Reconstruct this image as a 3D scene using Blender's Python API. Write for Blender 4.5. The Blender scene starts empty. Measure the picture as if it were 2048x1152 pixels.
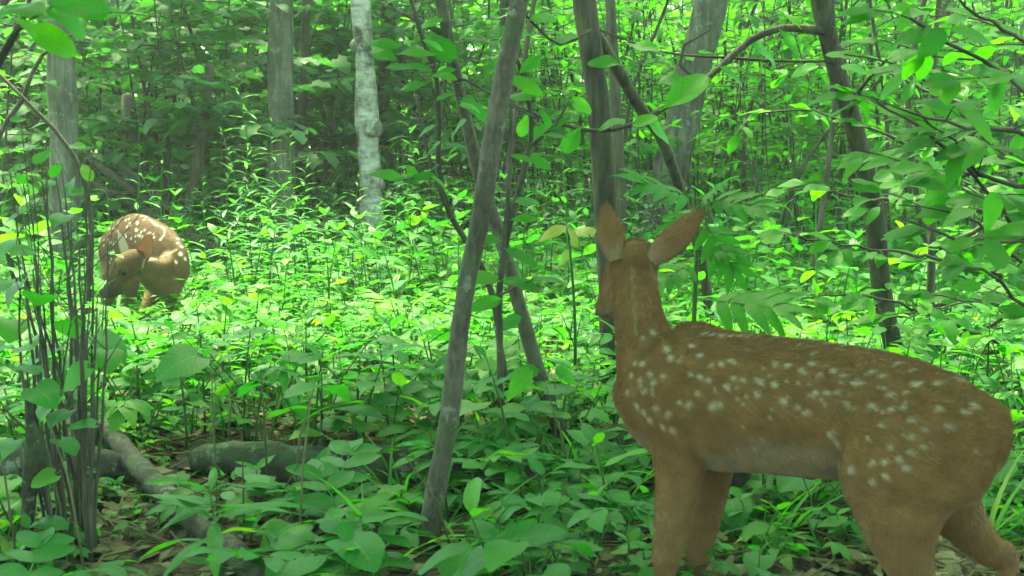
import bpy, bmesh, math, random
import numpy as np
from mathutils import Vector, Matrix, noise
from mathutils.bvhtree import BVHTree

sc = bpy.context.scene
COL = sc.collection
RNG = np.random.default_rng(11)
random.seed(11)

# ------------------------------------------------------------------ camera, sky, sun, exposure
FPX = 2668.0                       # focal length in pixels of the 2048 px wide photograph
CAM_H = 0.84
PITCH = math.atan(269.0 / FPX)     # camera tilted slightly down
cam_data = bpy.data.cameras.new('camera')
cam = bpy.data.objects.new('camera', cam_data)
COL.objects.link(cam)
cam.location = (0, 0, CAM_H)
cam.rotation_euler = (math.pi / 2 - PITCH, 0, 0)
cam_data.sensor_width = 36
cam_data.lens = 36 * FPX / 2048
cam_data.clip_start = 0.05
cam_data.clip_end = 400
cam_data.dof.use_dof = True
cam_data.dof.focus_distance = 5.5
cam_data.dof.aperture_fstop = 11
sc.camera = cam

SUN_EL, SUN_AZ = 68.0, -20.0       # azimuth from +Y (the way the camera looks) towards +X
world = bpy.data.worlds.new('World')
sc.world = world
world.use_nodes = True
wt = world.node_tree
wt.nodes.clear()
wo = wt.nodes.new('ShaderNodeOutputWorld')
bg = wt.nodes.new('ShaderNodeBackground')
sky = wt.nodes.new('ShaderNodeTexSky')
sky.sky_type = 'NISHITA'
sky.sun_disc = False
sky.sun_elevation = math.radians(SUN_EL)
sky.sun_rotation = math.radians(SUN_AZ)
sky.air_density = 1.0
sky.dust_density = 2.5
sky.ozone_density = 0.6
bg.inputs['Strength'].default_value = 0.15
wt.links.new(sky.outputs[0], bg.inputs['Color'])
wt.links.new(bg.outputs[0], wo.inputs['Surface'])

sun_data = bpy.data.lights.new('sun', 'SUN')
sun_data.energy = 2.8
sun_data.angle = math.radians(9)
sun_data.color = (1.0, 0.95, 0.84)
sun = bpy.data.objects.new('sun', sun_data)
COL.objects.link(sun)
_s = Vector((math.sin(math.radians(SUN_AZ)) * math.cos(math.radians(SUN_EL)),
             math.cos(math.radians(SUN_AZ)) * math.cos(math.radians(SUN_EL)), math.sin(math.radians(SUN_EL))))
sun.rotation_euler = _s.to_track_quat('Z', 'Y').to_euler()

sc.view_settings.view_transform = 'Standard'
sc.view_settings.look = 'None'
sc.view_settings.exposure = 3.5
sc.view_settings.use_white_balance = True
sc.view_settings.white_balance_temperature = 8500
sc.view_settings.white_balance_tint = -27
sc.view_settings.gamma = 1.0
sc.cycles.max_bounces = 8
sc.cycles.diffuse_bounces = 4
sc.cycles.transmission_bounces = 6
sc.cycles.glossy_bounces = 2
sc.cycles.transparent_max_bounces = 4
sc.cycles.caustics_reflective = False
sc.cycles.caustics_refractive = False
sc.cycles.sample_clamp_indirect = 6
sc.cycles.use_denoising = True

# ------------------------------------------------------------------ pixel <-> place
_F = Vector((0, math.cos(PITCH), -math.sin(PITCH)))
_U = Vector((0, math.sin(PITCH), math.cos(PITCH)))


def P(px, py, d):
    """The point at distance d (world Y) that the photograph shows at pixel px, py (2048 x 1152)."""
    v = _F + Vector((1, 0, 0)) * ((px - 1024) / FPX) + _U * (-(py - 576) / FPX)
    v *= d / v.y
    return Vector((v.x, v.y, v.z + CAM_H))


def gz(x, y):
    return 0.018 * math.sin(1.3 * x + 0.7) * math.sin(0.9 * y) + 0.02 * math.sin(0.37 * x + 0.5 * y) + 0.012 * math.sin(3.1 * x - 2.3 * y)


def gza(x, y):
    return 0.018 * np.sin(1.3 * x + 0.7) * np.sin(0.9 * y) + 0.02 * np.sin(0.37 * x + 0.5 * y) + 0.012 * np.sin(3.1 * x - 2.3 * y)


def M(px, d):
    """radius in metres of px pixels at distance d"""
    return px * d / FPX


# ------------------------------------------------------------------ objects
def tag(o, label=None, cat=None, group=None, kind=None):
    if label: o['label'] = label
    if cat: o['category'] = cat
    if group: o['group'] = group
    if kind: o['kind'] = kind
    return o


def empty(name, loc, rz=0.0):
    o = bpy.data.objects.new(name, None)
    o.empty_display_size = 0.1
    o.location = loc
    o.rotation_euler = (0, 0, rz)
    COL.objects.link(o)
    return o


def obj(name, me, mat=None, parent=None):
    if mat is not None and not me.materials:
        me.materials.append(mat)
    o = bpy.data.objects.new(name, me)
    COL.objects.link(o)
    if parent is not None:
        o.parent = parent
    return o


def mesh_np(name, v, q, uv=None, var=None, smooth=True):
    v = np.ascontiguousarray(v, dtype=np.float32)
    q = np.ascontiguousarray(q, dtype=np.int32)
    me = bpy.data.meshes.new(name)
    me.vertices.add(len(v))
    me.vertices.foreach_set('co', v.ravel())
    me.loops.add(q.size)
    me.loops.foreach_set('vertex_index', q.ravel())
    me.polygons.add(len(q))
    me.polygons.foreach_set('loop_start', np.arange(0, q.size, q.shape[1], dtype=np.int32))
    if smooth:
        me.polygons.foreach_set('use_smooth', np.ones(len(q), dtype=bool))
    if uv is not None:
        l = me.uv_layers.new(name='UVMap')
        l.data.foreach_set('uv', np.ascontiguousarray(uv, dtype=np.float32)[q.ravel()].ravel())
    if var is not None:
        a = me.attributes.new('var', 'FLOAT', 'POINT')
        a.data.foreach_set('value', np.ascontiguousarray(var, dtype=np.float32))
    me.update(calc_edges=True)
    return me


class Acc:
    """collects quads"""
    def __init__(self):
        self.v, self.q, self.uv, self.var, self.n = [], [], [], [], 0

    def add(self, v, q, uv, var=None):
        v = np.asarray(v, dtype=np.float64)
        self.v.append(v); self.q.append(np.asarray(q) + self.n); self.uv.append(np.asarray(uv))
        self.var.append(np.zeros(len(v)) if var is None else np.broadcast_to(var, (len(v),)))
        self.n += len(v)

    def many(self, tpl, mats, var):
        """tpl = (v, q, uv[, var]); mats (K,4,4); var (K,)"""
        v, q, uv = tpl[:3]
        K, n = len(mats), len(v)
        if K == 0: return
        w = np.einsum('kij,nj->kni', mats[:, :3, :3], v) + mats[:, None, :3, 3]
        off = (np.arange(K) * n)[:, None, None]
        vv = np.repeat(np.asarray(var, dtype=np.float64), n)
        if len(tpl) > 3: vv = vv + np.tile(tpl[3], K)
        self.v.append(w.reshape(-1, 3)); self.q.append((q[None] + off).reshape(-1, 4) + self.n)
        self.uv.append(np.tile(uv, (K, 1))); self.var.append(vv)
        self.n += K * n

    def tpl(self):
        return (np.concatenate(self.v), np.concatenate(self.q), np.concatenate(self.uv), np.concatenate(self.var))

    def mesh(self, name):
        v, q, uv, var = self.tpl()
        return mesh_np(name, v, q, uv, var)


def resample(pts, radii, step):
    """Catmull-Rom through pts with radii"""
    p = np.asarray([list(a) for a in pts], dtype=np.float64)
    r = np.asarray(radii, dtype=np.float64)
    if len(p) == 2:
        n = max(2, int(np.linalg.norm(p[1] - p[0]) / step) + 1)
        t = np.linspace(0, 1, n)[:, None]
        return p[0] + (p[1] - p[0]) * t, r[0] + (r[1] - r[0]) * t[:, 0]
    L_ = np.linalg.norm(np.diff(p, axis=0), axis=1) + 1e-9
    V_ = np.diff(p, axis=0) / L_[:, None]
    T_ = np.vstack([V_[:1], (V_[:-1] * L_[1:, None] + V_[1:] * L_[:-1, None]) / (L_[1:] + L_[:-1])[:, None], V_[-1:]])
    out, rr = [], []
    for i in range(len(p) - 1):
        n = max(1, int(L_[i] / step))
        for k in range(n):
            t = k / n
            h00, h10, h01, h11 = 2 * t ** 3 - 3 * t * t + 1, t ** 3 - 2 * t * t + t, -2 * t ** 3 + 3 * t * t, t ** 3 - t * t
            out.append(h00 * p[i] + h10 * L_[i] * T_[i] + h01 * p[i + 1] + h11 * L_[i] * T_[i + 1])
            rr.append(r[i] + (r[i + 1] - r[i]) * t)
    out.append(p[-1]); rr.append(r[-1])
    return np.asarray(out), np.asarray(rr)


def tube(acc, pts, radii, sides=6, cap=True, var=0.0, lump=0.0, seed=0, rough=0.0):
    p = np.asarray([list(a) for a in pts], dtype=np.float64)
    r = np.broadcast_to(np.asarray(radii, dtype=np.float64), (len(p),)).copy()
    if cap:
        d0, d1 = p[1] - p[0], p[-1] - p[-2]
        p = np.vstack([p[0] - d0 * 1e-3, p, p[-1] + d1 / (np.linalg.norm(d1) + 1e-9) * r[-1] * 0.4])
        r = np.concatenate([[r[0] * 0.02], r, [r[-1] * 0.05]])
    n = len(p)
    t = np.gradient(p, axis=0)
    t /= np.linalg.norm(t, axis=1)[:, None] + 1e-12
    a = np.array([1.0, 0, 0]) if abs(t[0][0]) < 0.8 else np.array([0, 1.0, 0])
    A = np.zeros((n, 3)); B = np.zeros((n, 3))
    for i in range(n):
        a = a - t[i] * a.dot(t[i]); a /= np.linalg.norm(a) + 1e-12
        A[i] = a; B[i] = np.cross(t[i], a)
    th = np.arange(sides) * 2 * math.pi / sides
    rad = r[:, None] * np.ones((1, sides))
    if lump:
        rg = np.random.default_rng(seed)
        for k in range(4):
            f1, f2, ph, ph2 = rg.integers(1, 4), rg.uniform(2, 14), rg.uniform(0, 6), rg.uniform(0, 6)
            s = np.concatenate([[0], np.cumsum(np.linalg.norm(np.diff(p, axis=0), axis=1))])
            rad = rad * (1 + lump * np.cos(f1 * th[None] + ph) * np.sin(f2 * s[:, None] + ph2))
    if rough:
        rr = rad.copy()
        for i in range(n):
            for j in range(sides):
                q = p[i] + rad[i, j] * (A[i] * math.cos(th[j]) + B[i] * math.sin(th[j]))
                k = 1.0 / max(.01, r[i])
                rr[i, j] *= 1 + rough * (noise.noise(Vector(q) * k * 1.1 + Vector((seed, 0, 0))) + .6 * noise.noise(Vector(q) * k * 3.1) + .35 * noise.noise(Vector(q) * k * 7))
        rad = rr
    v = p[:, None] + rad[..., None] * (A[:, None] * np.cos(th)[None, :, None] + B[:, None] * np.sin(th)[None, :, None])
    s = np.concatenate([[0], np.cumsum(np.linalg.norm(np.diff(p, axis=0), axis=1))])
    uv = np.stack([np.broadcast_to(th / (2 * math.pi), (n, sides)), np.broadcast_to(s[:, None], (n, sides))], -1)
    i = np.arange(n - 1)[:, None] * sides
    j = np.arange(sides)[None]
    k = (j + 1) % sides
    q = np.stack([i + j, i + k, i + sides + k, i + sides + j], -1).reshape(-1, 4)
    acc.add(v.reshape(-1, 3), q, uv.reshape(-1, 2), var)


# ------------------------------------------------------------------ leaf shapes
def outline(kind, t):
    if kind == 'ovate':   w = 0.27 * (t ** .55 * (1 - t) ** .95) / (.37 ** .55 * .63 ** .95)
    elif kind == 'ellip': w = 0.235 * (t ** .75 * (1 - t) ** .8) / (.48 ** .75 * .52 ** .8)
    elif kind == 'obov':  w = 0.27 * (t ** 1.05 * (1 - t) ** .6) / (.636 ** 1.05 * .364 ** .6)
    elif kind == 'lance': w = 0.085 * (t ** .6 * (1 - t) ** 1.0) / (.375 ** .6 * .625 ** 1.0)
    elif kind == 'leaflet': w = 0.15 * (t ** .6 * (1 - t) ** .95) / (.387 ** .6 * .613 ** .95)
    elif kind == 'heart': w = 0.46 * ((t + .16) ** .5 * (1 - t) ** .72) / (.47 ** .5 * .59 ** .72) * np.minimum(1, .55 + t * 4)
    elif kind == 'maple': w = 0.42 * ((t + .1) ** .5 * (1 - t) ** .8) / (.4 ** .5 * .6 ** .8) * (1 + .28 * np.cos(t * 14.5 - 3.6))
    elif kind == 'blade': w = 0.028 * (1 - t) ** .6 + 0 * t
    else: raise KeyError(kind)
    return np.maximum(w, 0.004)


def leaf(kind, ns=6, nc=4, droop=.25, fold=.25, wave=.02, petiole=.12, tooth=0.0, seed=0):
    """A leaf one unit long: base at the origin, tip along +Y, upper face +Z; uv = (across, along)."""
    rg = np.random.default_rng(seed)
    t = np.linspace(0, 1, ns + 1)
    tt = t.copy(); tt[0] = 0.02; tt[-1] = 0.985
    w = outline(kind, tt)
    if tooth:
        w = w * (1 + tooth * np.where(np.arange(ns + 1) % 2 == 0, 1, -1))
    c = np.linspace(-1, 1, nc + 1)
    T, C = np.meshgrid(t, c, indexing='ij')
    x = w[:, None] * C
    y = T.copy()
    if kind in ('heart', 'maple'):
        y = y - 0.16 * np.abs(C) ** 1.6 * np.exp(-T * 5)
    elif kind != 'blade':
        y = y - 0.05 * np.abs(C) * (1 - T)          # side edges run forward to the tip
    ph = rg.uniform(0, 6, 3)
    z = fold * np.abs(x) - droop * T ** 2 + wave * np.sin(T * 9 + ph[0] + C * 1.5) * np.abs(C) + wave * .6 * np.sin(C * 2.5 + ph[1] + T * 4)
    z = z - 0.35 * fold * np.abs(C) ** 2 * w[:, None]
    v = np.stack([x, y, z], -1).reshape(-1, 3)
    uv = np.stack([C * .5 + .5, T], -1).reshape(-1, 2)
    i, j = np.meshgrid(np.arange(ns), np.arange(nc), indexing='ij')
    a = i * (nc + 1) + j
    q = np.stack([a, a + 1, a + nc + 2, a + nc + 1], -1).reshape(-1, 4)
    if petiole > 0:
        s = np.array([[-.008, 0, 0], [.008, 0, 0], [0, 0, -.014]])
        b = s * 1.4 + np.array([0, -petiole, petiole * .35])
        pv = np.vstack([s + np.array([0, .03, 0]), b])
        n = len(v)
        v = np.vstack([v, pv]); uv = np.vstack([uv, np.tile([[.5, .0]], (6, 1))])
        q = np.vstack([q, [[n, n + 1, n + 4, n + 3], [n + 1, n + 2, n + 5, n + 4], [n + 2, n, n + 3, n + 5]]])
    return v, q, uv


def rotm(ax, ang):
    return np.array(Matrix.Rotation(ang, 3, ax))


def compound(kind, n, ns=4, nc=2, leaflet='ellip', seed=0, droop=.25):
    """pinnate (n leaflets on a rachis) or palmate (n leaflets from one point) leaf, one unit long"""
    rg = np.random.default_rng(seed)
    A = Acc()
    lf = leaf(leaflet, ns, nc, droop, .25, .02, .05, seed=seed)
    place = []
    if kind == 'palmate':
        for k in range(n):
            a = (k - (n - 1) / 2) * math.radians(46 if n > 3 else 78)
            s = .62 * (1 - .32 * abs(k - (n - 1) / 2) / max(1, (n - 1) / 2))
            place.append(((0, .32, 0), -a, s))
        stalk = [(0, -.05, .02), (0, .32, 0)]
    else:
        m = (n - 1) // 2
        for k in range(m):
            yy = .22 + .5 * k / max(1, m - 1) if m > 1 else .4
            s = .36 + .08 * math.sin(math.pi * (k + .6) / m)
            for sg in (-1, 1):
                place.append(((0, yy, -.08 * yy * yy), sg * math.radians(62 - 6 * k), s))
        place.append(((0, .74, -.05), 0, .42))
        stalk = [(0, -.05, .02), (0, .4, -.012), (0, .74, -.05)]
    for (o, a, s) in place:
        R = rotm('Z', a) @ rotm('Y', rg.uniform(-.25, .25)) @ rotm('X', rg.uniform(-.25, .1))
        A.add(lf[0] @ (R * s * rg.uniform(.9, 1.1)).T + np.array(o), lf[1], lf[2], 0)
    tube(A, stalk, [.009, .006] if len(stalk) == 2 else [.01, .008, .006], 3, cap=False)
    A.uv[-1] = np.tile([[.5, .02]], (len(A.v[-1]), 1))
    v, q, uv, _ = A.tpl()
    return v, q, uv


def frames(pos, dirs, nrm, scale):
    """(K,4,4) placing a leaf at pos along dirs, upper face towards nrm"""
    pos = np.asarray(pos, dtype=np.float64); y = np.asarray(dirs, dtype=np.float64); n = np.asarray(nrm, dtype=np.float64)
    y = y / (np.linalg.norm(y, axis=1)[:, None] + 1e-9)
    x = np.cross(y, n); x /= np.linalg.norm(x, axis=1)[:, None] + 1e-9
    z = np.cross(x, y)
    m = np.zeros((len(pos), 4, 4))
    s = np.asarray(scale, dtype=np.float64)[:, None]
    m[:, :3, 0] = x * s; m[:, :3, 1] = y * s; m[:, :3, 2] = z * s
    m[:, :3, 3] = pos; m[:, 3, 3] = 1
    return m


# ------------------------------------------------------------------ materials
def newmat(name):
    m = bpy.data.materials.new(name)
    m.use_nodes = True
    nt = m.node_tree
    nt.nodes.clear()
    return m, nt, nt.nodes, nt.links


def ramp(nodes, stops):
    r = nodes.new('ShaderNodeValToRGB')
    e = r.color_ramp.elements
    while len(e) < len(stops): e.new(0.5)
    for el, (p, c) in zip(e, stops):
        el.position = p; el.color = (*c, 1)
    return r


def math_node(nodes, links, op, a, b=None):
    n = nodes.new('ShaderNodeMath'); n.operation = op
    for i, x in enumerate((a, b)):
        if x is None: continue
        if isinstance(x, (int, float)): n.inputs[i].default_value = x
        else: links.new(x, n.inputs[i])
    return n.outputs[0]


def leaf_mat(name, stops, trans=(2.5, 2.8, 1.1), tfac=.45, rough=.5, vein=.85, nveins=9, spec=.18):
    m, nt, N, L = newmat(name)
    out = N.new('ShaderNodeOutputMaterial')
    at = N.new('ShaderNodeAttribute'); at.attribute_name = 'var'
    oi = N.new('ShaderNodeObjectInfo')
    f = math_node(N, L, 'FRACT', math_node(N, L, 'ADD', at.outputs['Fac'], oi.outputs['Random']))
    r = ramp(N, stops); L.new(f, r.inputs[0])
    uv = N.new('ShaderNodeUVMap')
    sp = N.new('ShaderNodeSeparateXYZ'); L.new(uv.outputs[0], sp.inputs[0])
    u = math_node(N, L, 'ABSOLUTE', math_node(N, L, 'SUBTRACT', sp.outputs[0], .5))
    mid = math_node(N, L, 'LESS_THAN', u, .022)
    s = math_node(N, L, 'MULTIPLY', math_node(N, L, 'SUBTRACT', sp.outputs[1], math_node(N, L, 'MULTIPLY', u, .45)), nveins)
    s = math_node(N, L, 'ABSOLUTE', math_node(N, L, 'SUBTRACT', math_node(N, L, 'FRACT', s), .5))
    side = math_node(N, L, 'MULTIPLY', math_node(N, L, 'LESS_THAN', s, .085), .6)
    ve = math_node(N, L, 'MAXIMUM', mid, side)
    # blotches
    tc = N.new('ShaderNodeTexCoord')
    nz = N.new('ShaderNodeTexNoise'); nz.inputs['Scale'].default_value = 14; nz.inputs['Detail'].default_value = 2
    L.new(tc.outputs['Object'], nz.inputs['Vector'])
    bl = math_node(N, L, 'ADD', math_node(N, L, 'MULTIPLY', nz.outputs[0], .5), .75)
    hs = N.new('ShaderNodeHueSaturation'); L.new(r.outputs[0], hs.inputs['Color']); L.new(bl, hs.inputs['Value'])
    mx = N.new('ShaderNodeMix'); mx.data_type = 'RGBA'; mx.blend_type = 'MIX'
    L.new(math_node(N, L, 'MULTIPLY', ve, vein), mx.inputs['Factor'])
    L.new(hs.outputs[0], mx.inputs['A']); mx.inputs['B'].default_value = (.10, .24, .06, 1)
    # specks eaten or browned
    n4 = N.new('ShaderNodeTexNoise'); n4.inputs['Scale'].default_value = 6; n4.inputs['Detail'].default_value = 3
    cb = N.new('ShaderNodeCombineXYZ'); L.new(sp.outputs[0], cb.inputs[0]); L.new(sp.outputs[1], cb.inputs[1]); L.new(math_node(N, L, 'MULTIPLY', f, 40), cb.inputs[2])
    L.new(cb.outputs[0], n4.inputs['Vector'])
    sk = N.new('ShaderNodeMix'); sk.data_type = 'RGBA'
    L.new(math_node(N, L, 'MULTIPLY', math_node(N, L, 'GREATER_THAN', n4.outputs[0], .69), .75), sk.inputs['Factor'])
    L.new(mx.outputs['Result'], sk.inputs['A']); sk.inputs['B'].default_value = (.09, .075, .025, 1)
    mx = sk
    # paler underside
    ge = N.new('ShaderNodeNewGeometry')
    un = N.new('ShaderNodeMix'); un.data_type = 'RGBA'
    L.new(math_node(N, L, 'MULTIPLY', ge.outputs['Backfacing'], .3), un.inputs['Factor'])
    L.new(mx.outputs['Result'], un.inputs['A']); un.inputs['B'].default_value = (.055, .17, .045, 1)
    pb = N.new('ShaderNodeBsdfPrincipled')
    L.new(un.outputs['Result'], pb.inputs['Base Color'])
    pb.inputs['Roughness'].default_value = rough
    pb.inputs['Specular IOR Level'].default_value = spec
    bp = N.new('ShaderNodeBump'); bp.inputs['Strength'].default_value = .35; bp.inputs['Distance'].default_value = .004
    L.new(math_node(N, L, 'SUBTRACT', 1.0, ve), bp.inputs['Height']); L.new(bp.outputs[0], pb.inputs['Normal'])
    tr = N.new('ShaderNodeBsdfTranslucent')
    tm = N.new('ShaderNodeMix'); tm.data_type = 'RGBA'; tm.blend_type = 'MULTIPLY'; tm.inputs['Factor'].default_value = 1
    L.new(hs.outputs[0], tm.inputs['A']); tm.inputs['B'].default_value = (*trans, 1)
    tm.clamp_result = False
    tv = N.new('ShaderNodeMix'); tv.data_type = 'RGBA'; tv.blend_type = 'MULTIPLY'
    L.new(math_node(N, L, 'MULTIPLY', ve, .5), tv.inputs['Factor'])
    L.new(tm.outputs['Result'], tv.inputs['A']); tv.inputs['B'].default_value = (.45, .5, .4, 1)
    L.new(tv.outputs['Result'], tr.inputs['Color'])
    ms = N.new('ShaderNodeMixShader'); ms.inputs[0].default_value = tfac
    L.new(pb.outputs[0], ms.inputs[1]); L.new(tr.outputs[0], ms.inputs[2])
    L.new(ms.outputs[0], out.inputs['Surface'])
    return m


def bark_mat(name, c0, c1, scale=30, stretch=.18, bump=.6, rough=.9, moss=0.0, dist=.02):
    m, nt, N, L = newmat(name)
    out = N.new('ShaderNodeOutputMaterial')
    pb = N.new('ShaderNodeBsdfPrincipled'); pb.inputs['Roughness'].default_value = rough
    pb.inputs['Specular IOR Level'].default_value = .2
    tc = N.new('ShaderNodeTexCoord')
    mp = N.new('ShaderNodeMapping'); mp.inputs['Scale'].default_value = (1, 1, stretch)
    L.new(tc.outputs['Object'], mp.inputs[0])
    n1 = N.new('ShaderNodeTexNoise'); n1.inputs['Scale'].default_value = scale; n1.inputs['Detail'].default_value = 8; n1.inputs['Roughness'].default_value = .65
    L.new(mp.outputs[0], n1.inputs['Vector'])
    n2 = N.new('ShaderNodeTexNoise'); n2.inputs['Scale'].default_value = 6; n2.inputs['Detail'].default_value = 3
    L.new(tc.outputs['Object'], n2.inputs['Vector'])
    r = ramp(N, [(.32, c0), (.62, c1)]); L.new(n1.outputs[0], r.inputs[0])
    mx = N.new('ShaderNodeMix'); mx.data_type = 'RGBA'; mx.blend_type = 'MULTIPLY'
    r2 = ramp(N, [(.3, (.55, .55, .55)), (.7, (1.15, 1.12, 1.1))]); L.new(n2.outputs[0], r2.inputs[0])
    mx.inputs['Factor'].default_value = 1
    L.new(r.outputs[0], mx.inputs['A']); L.new(r2.outputs[0], mx.inputs['B'])
    col = mx.outputs['Result']
    if moss:
        mo = N.new('ShaderNodeMix'); mo.data_type = 'RGBA'
        n3 = N.new('ShaderNodeTexNoise'); n3.inputs['Scale'].default_value = 9; n3.inputs['Detail'].default_value = 5
        L.new(tc.outputs['Object'], n3.inputs['Vector'])
        r3 = ramp(N, [(.48, (0, 0, 0)), (.62, (moss,) * 3)]); L.new(n3.outputs[0], r3.inputs[0])
        L.new(r3.outputs[0], mo.inputs['Factor']); L.new(col, mo.inputs['A']); mo.inputs['B'].default_value = (.05, .085, .03, 1)
        col = mo.outputs['Result']
    if moss > .2:                       # pale lichen
        n5 = N.new('ShaderNodeTexNoise'); n5.inputs['Scale'].default_value = 17; n5.inputs['Detail'].default_value = 6; n5.inputs['Roughness'].default_value = .7
        L.new(tc.outputs['Object'], n5.inputs['Vector'])
        r5 = ramp(N, [(.57, (0, 0, 0)), (.63, (.55,) * 3)]); L.new(n5.outputs[0], r5.inputs[0])
        lm = N.new('ShaderNodeMix'); lm.data_type = 'RGBA'
        L.new(r5.outputs[0], lm.inputs['Factor']); L.new(col, lm.inputs['A']); lm.inputs['B'].default_value = (.19, .2, .155, 1)
        col = lm.outputs['Result']
    L.new(col, pb.inputs['Base Color'])
    bp = N.new('ShaderNodeBump'); bp.inputs['Strength'].default_value = bump; bp.inputs['Distance'].default_value = dist
    L.new(n1.outputs[0], bp.inputs['Height']); L.new(bp.outputs[0], pb.inputs['Normal'])
    L.new(pb.outputs[0], out.inputs['Surface'])
    return m


GREENS = [(0, (.02, .10, .016)), (.35, (.028, .13, .02)), (.7, (.042, .15, .018)), (.95, (.07, .175, .02)), (.985, (.11, .19, .03)), (1, (.02, .10, .016))]
MAT = {}
MAT['herb'] = leaf_mat('herb_leaf_material', GREENS)
MAT['tree_leaf'] = leaf_mat('tree_leaf_material', [(0, (.026, .11, .014)), (.5, (.036, .14, .016)), (.9, (.056, .165, .018)), (1, (.026, .11, .014))], tfac=.58)
MAT['dark_leaf'] = leaf_mat('understory_leaf_material', [(0, (.02, .07, .024)), (.5, (.026, .088, .03)), (1, (.034, .105, .03))], tfac=.4, rough=.5)
MAT['rod'] = leaf_mat('goldenrod_leaf_material', [(0, (.036, .12, .045)), (.5, (.046, .145, .055)), (.95, (.06, .165, .045)), (1, (.1, .19, .05))], tfac=.42, rough=.45, nveins=5)
MAT['stem'] = bark_mat('herb_stem_material', (.03, .07, .02), (.06, .12, .03), 40, .2, .1)
MAT['twig'] = bark_mat('twig_bark_material', (.035, .034, .024), (.075, .07, .05), 60, .2, .3, dist=.004)
MAT['sapling'] = bark_mat('smooth_sapling_bark_material', (.042, .037, .026), (.10, .09, .066), 80, .45, .6, moss=.35, dist=.006)
MAT['bark'] = bark_mat('furrowed_bark_material', (.045, .045, .032), (.15, .15, .115), 26, .12, .9, moss=.3)
MAT['dark_bark'] = bark_mat('dark_bark_material', (.024, .021, .014), (.08, .07, .05), 40, .15, .8, moss=.2)
MAT['dead'] = bark_mat('rotten_wood_material', (.012, .012, .008), (.05, .045, .03), 22, 1, .9, moss=.55)
MAT['deadwood'] = bark_mat('weathered_branch_material', (.02, .019, .013), (.065, .06, .044), 30, .4, .9, moss=.45, dist=.01)


def birch_mat():
    m, nt, N, L = newmat('pale_smooth_bark_material')
    out = N.new('ShaderNodeOutputMaterial')
    pb = N.new('ShaderNodeBsdfPrincipled'); pb.inputs['Roughness'].default_value = .75; pb.inputs['Specular IOR Level'].default_value = .25
    tc = N.new('ShaderNodeTexCoord')
    mp = N.new('ShaderNodeMapping'); mp.inputs['Scale'].default_value = (.25, .25, 1.6); L.new(tc.outputs['Object'], mp.inputs[0])
    n1 = N.new('ShaderNodeTexNoise'); n1.inputs['Scale'].default_value = 34; n1.inputs['Detail'].default_value = 6; L.new(mp.outputs[0], n1.inputs['Vector'])
    r1 = ramp(N, [(.32, (.16, .16, .13)), (.4, (.27, .27, .22)), (.7, (.38, .38, .32))]); L.new(n1.outputs[0], r1.inputs[0])
    n2 = N.new('ShaderNodeTexNoise'); n2.inputs['Scale'].default_value = 4.2; n2.inputs['Detail'].default_value = 7; n2.inputs['Roughness'].default_value = .7
    L.new(tc.outputs['Object'], n2.inputs['Vector'])
    r2 = ramp(N, [(.43, (.13, .12, .1)), (.5, (.55, .54, .5)), (.6, (1, 1, 1))]); L.new(n2.outputs[0], r2.inputs[0])
    mx = N.new('ShaderNodeMix'); mx.data_type = 'RGBA'; mx.blend_type = 'MULTIPLY'; mx.inputs['Factor'].default_value = 1
    L.new(r1.outputs[0], mx.inputs['A']); L.new(r2.outputs[0], mx.inputs['B']); L.new(mx.outputs['Result'], pb.inputs['Base Color'])
    bp = N.new('ShaderNodeBump'); bp.inputs['Strength'].default_value = .5; bp.inputs['Distance'].default_value = .01
    L.new(n1.outputs[0], bp.inputs['Height']); L.new(bp.outputs[0], pb.inputs['Normal'])
    L.new(pb.outputs[0], out.inputs['Surface'])
    return m


MAT['birch'] = birch_mat()


def floor_mat():
    m, nt, N, L = newmat('forest_floor_material')
    out = N.new('ShaderNodeOutputMaterial')
    pb = N.new('ShaderNodeBsdfPrincipled'); pb.inputs['Roughness'].default_value = .95; pb.inputs['Specular IOR Level'].default_value = .15
    tc = N.new('ShaderNodeTexCoord')
    n1 = N.new('ShaderNodeTexNoise'); n1.inputs['Scale'].default_value = 30; n1.inputs['Detail'].default_value = 9; L.new(tc.outputs['Object'], n1.inputs['Vector'])
    r = ramp(N, [(.3, (.012, .01, .006)), (.55, (.04, .032, .018)), (.72, (.085, .068, .04))]); L.new(n1.outputs[0], r.inputs[0])
    L.new(r.outputs[0], pb.inputs['Base Color'])
    bp = N.new('ShaderNodeBump'); bp.inputs['Strength'].default_value = 1; bp.inputs['Distance'].default_value = .03
    L.new(n1.outputs[0], bp.inputs['Height']); L.new(bp.outputs[0], pb.inputs['Normal'])
    L.new(pb.outputs[0], out.inputs['Surface'])
    return m


MAT['floor'] = floor_mat()
MAT['litter'] = leaf_mat('dead_leaf_material', [(0, (.05, .035, .018)), (.4, (.09, .065, .035)), (.8, (.13, .1, .06)), (1, (.05, .035, .018))], trans=(1, .9, .7), tfac=.12, rough=.8, spec=.15)

# ------------------------------------------------------------------ the setting: ground
def grid_ground():
    ys = np.concatenate([np.linspace(-4, 2, 13), np.linspace(2.12, 8, 90), np.linspace(8.3, 20, 40), np.linspace(22, 90, 18)])
    xs = np.concatenate([np.linspace(-60, -6, 14), np.linspace(-5.6, 5.6, 150), np.linspace(6, 60, 14)])
    X, Y = np.meshgrid(xs, ys)
    Z = gza(X, Y)
    rg = np.random.default_rng(3)
    near = (np.abs(X) < 5.7) & (Y > 1.5) & (Y < 9)
    Z = Z + near * rg.normal(0, .008, Z.shape)
    ny, nx = X.shape
    v = np.stack([X, Y, Z], -1).reshape(-1, 3)
    i, j = np.meshgrid(np.arange(ny - 1), np.arange(nx - 1), indexing='ij')
    a = i * nx + j
    q = np.stack([a, a + 1, a + nx + 1, a + nx], -1).reshape(-1, 4)
    return mesh_np('forest_floor', v, q)


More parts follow.
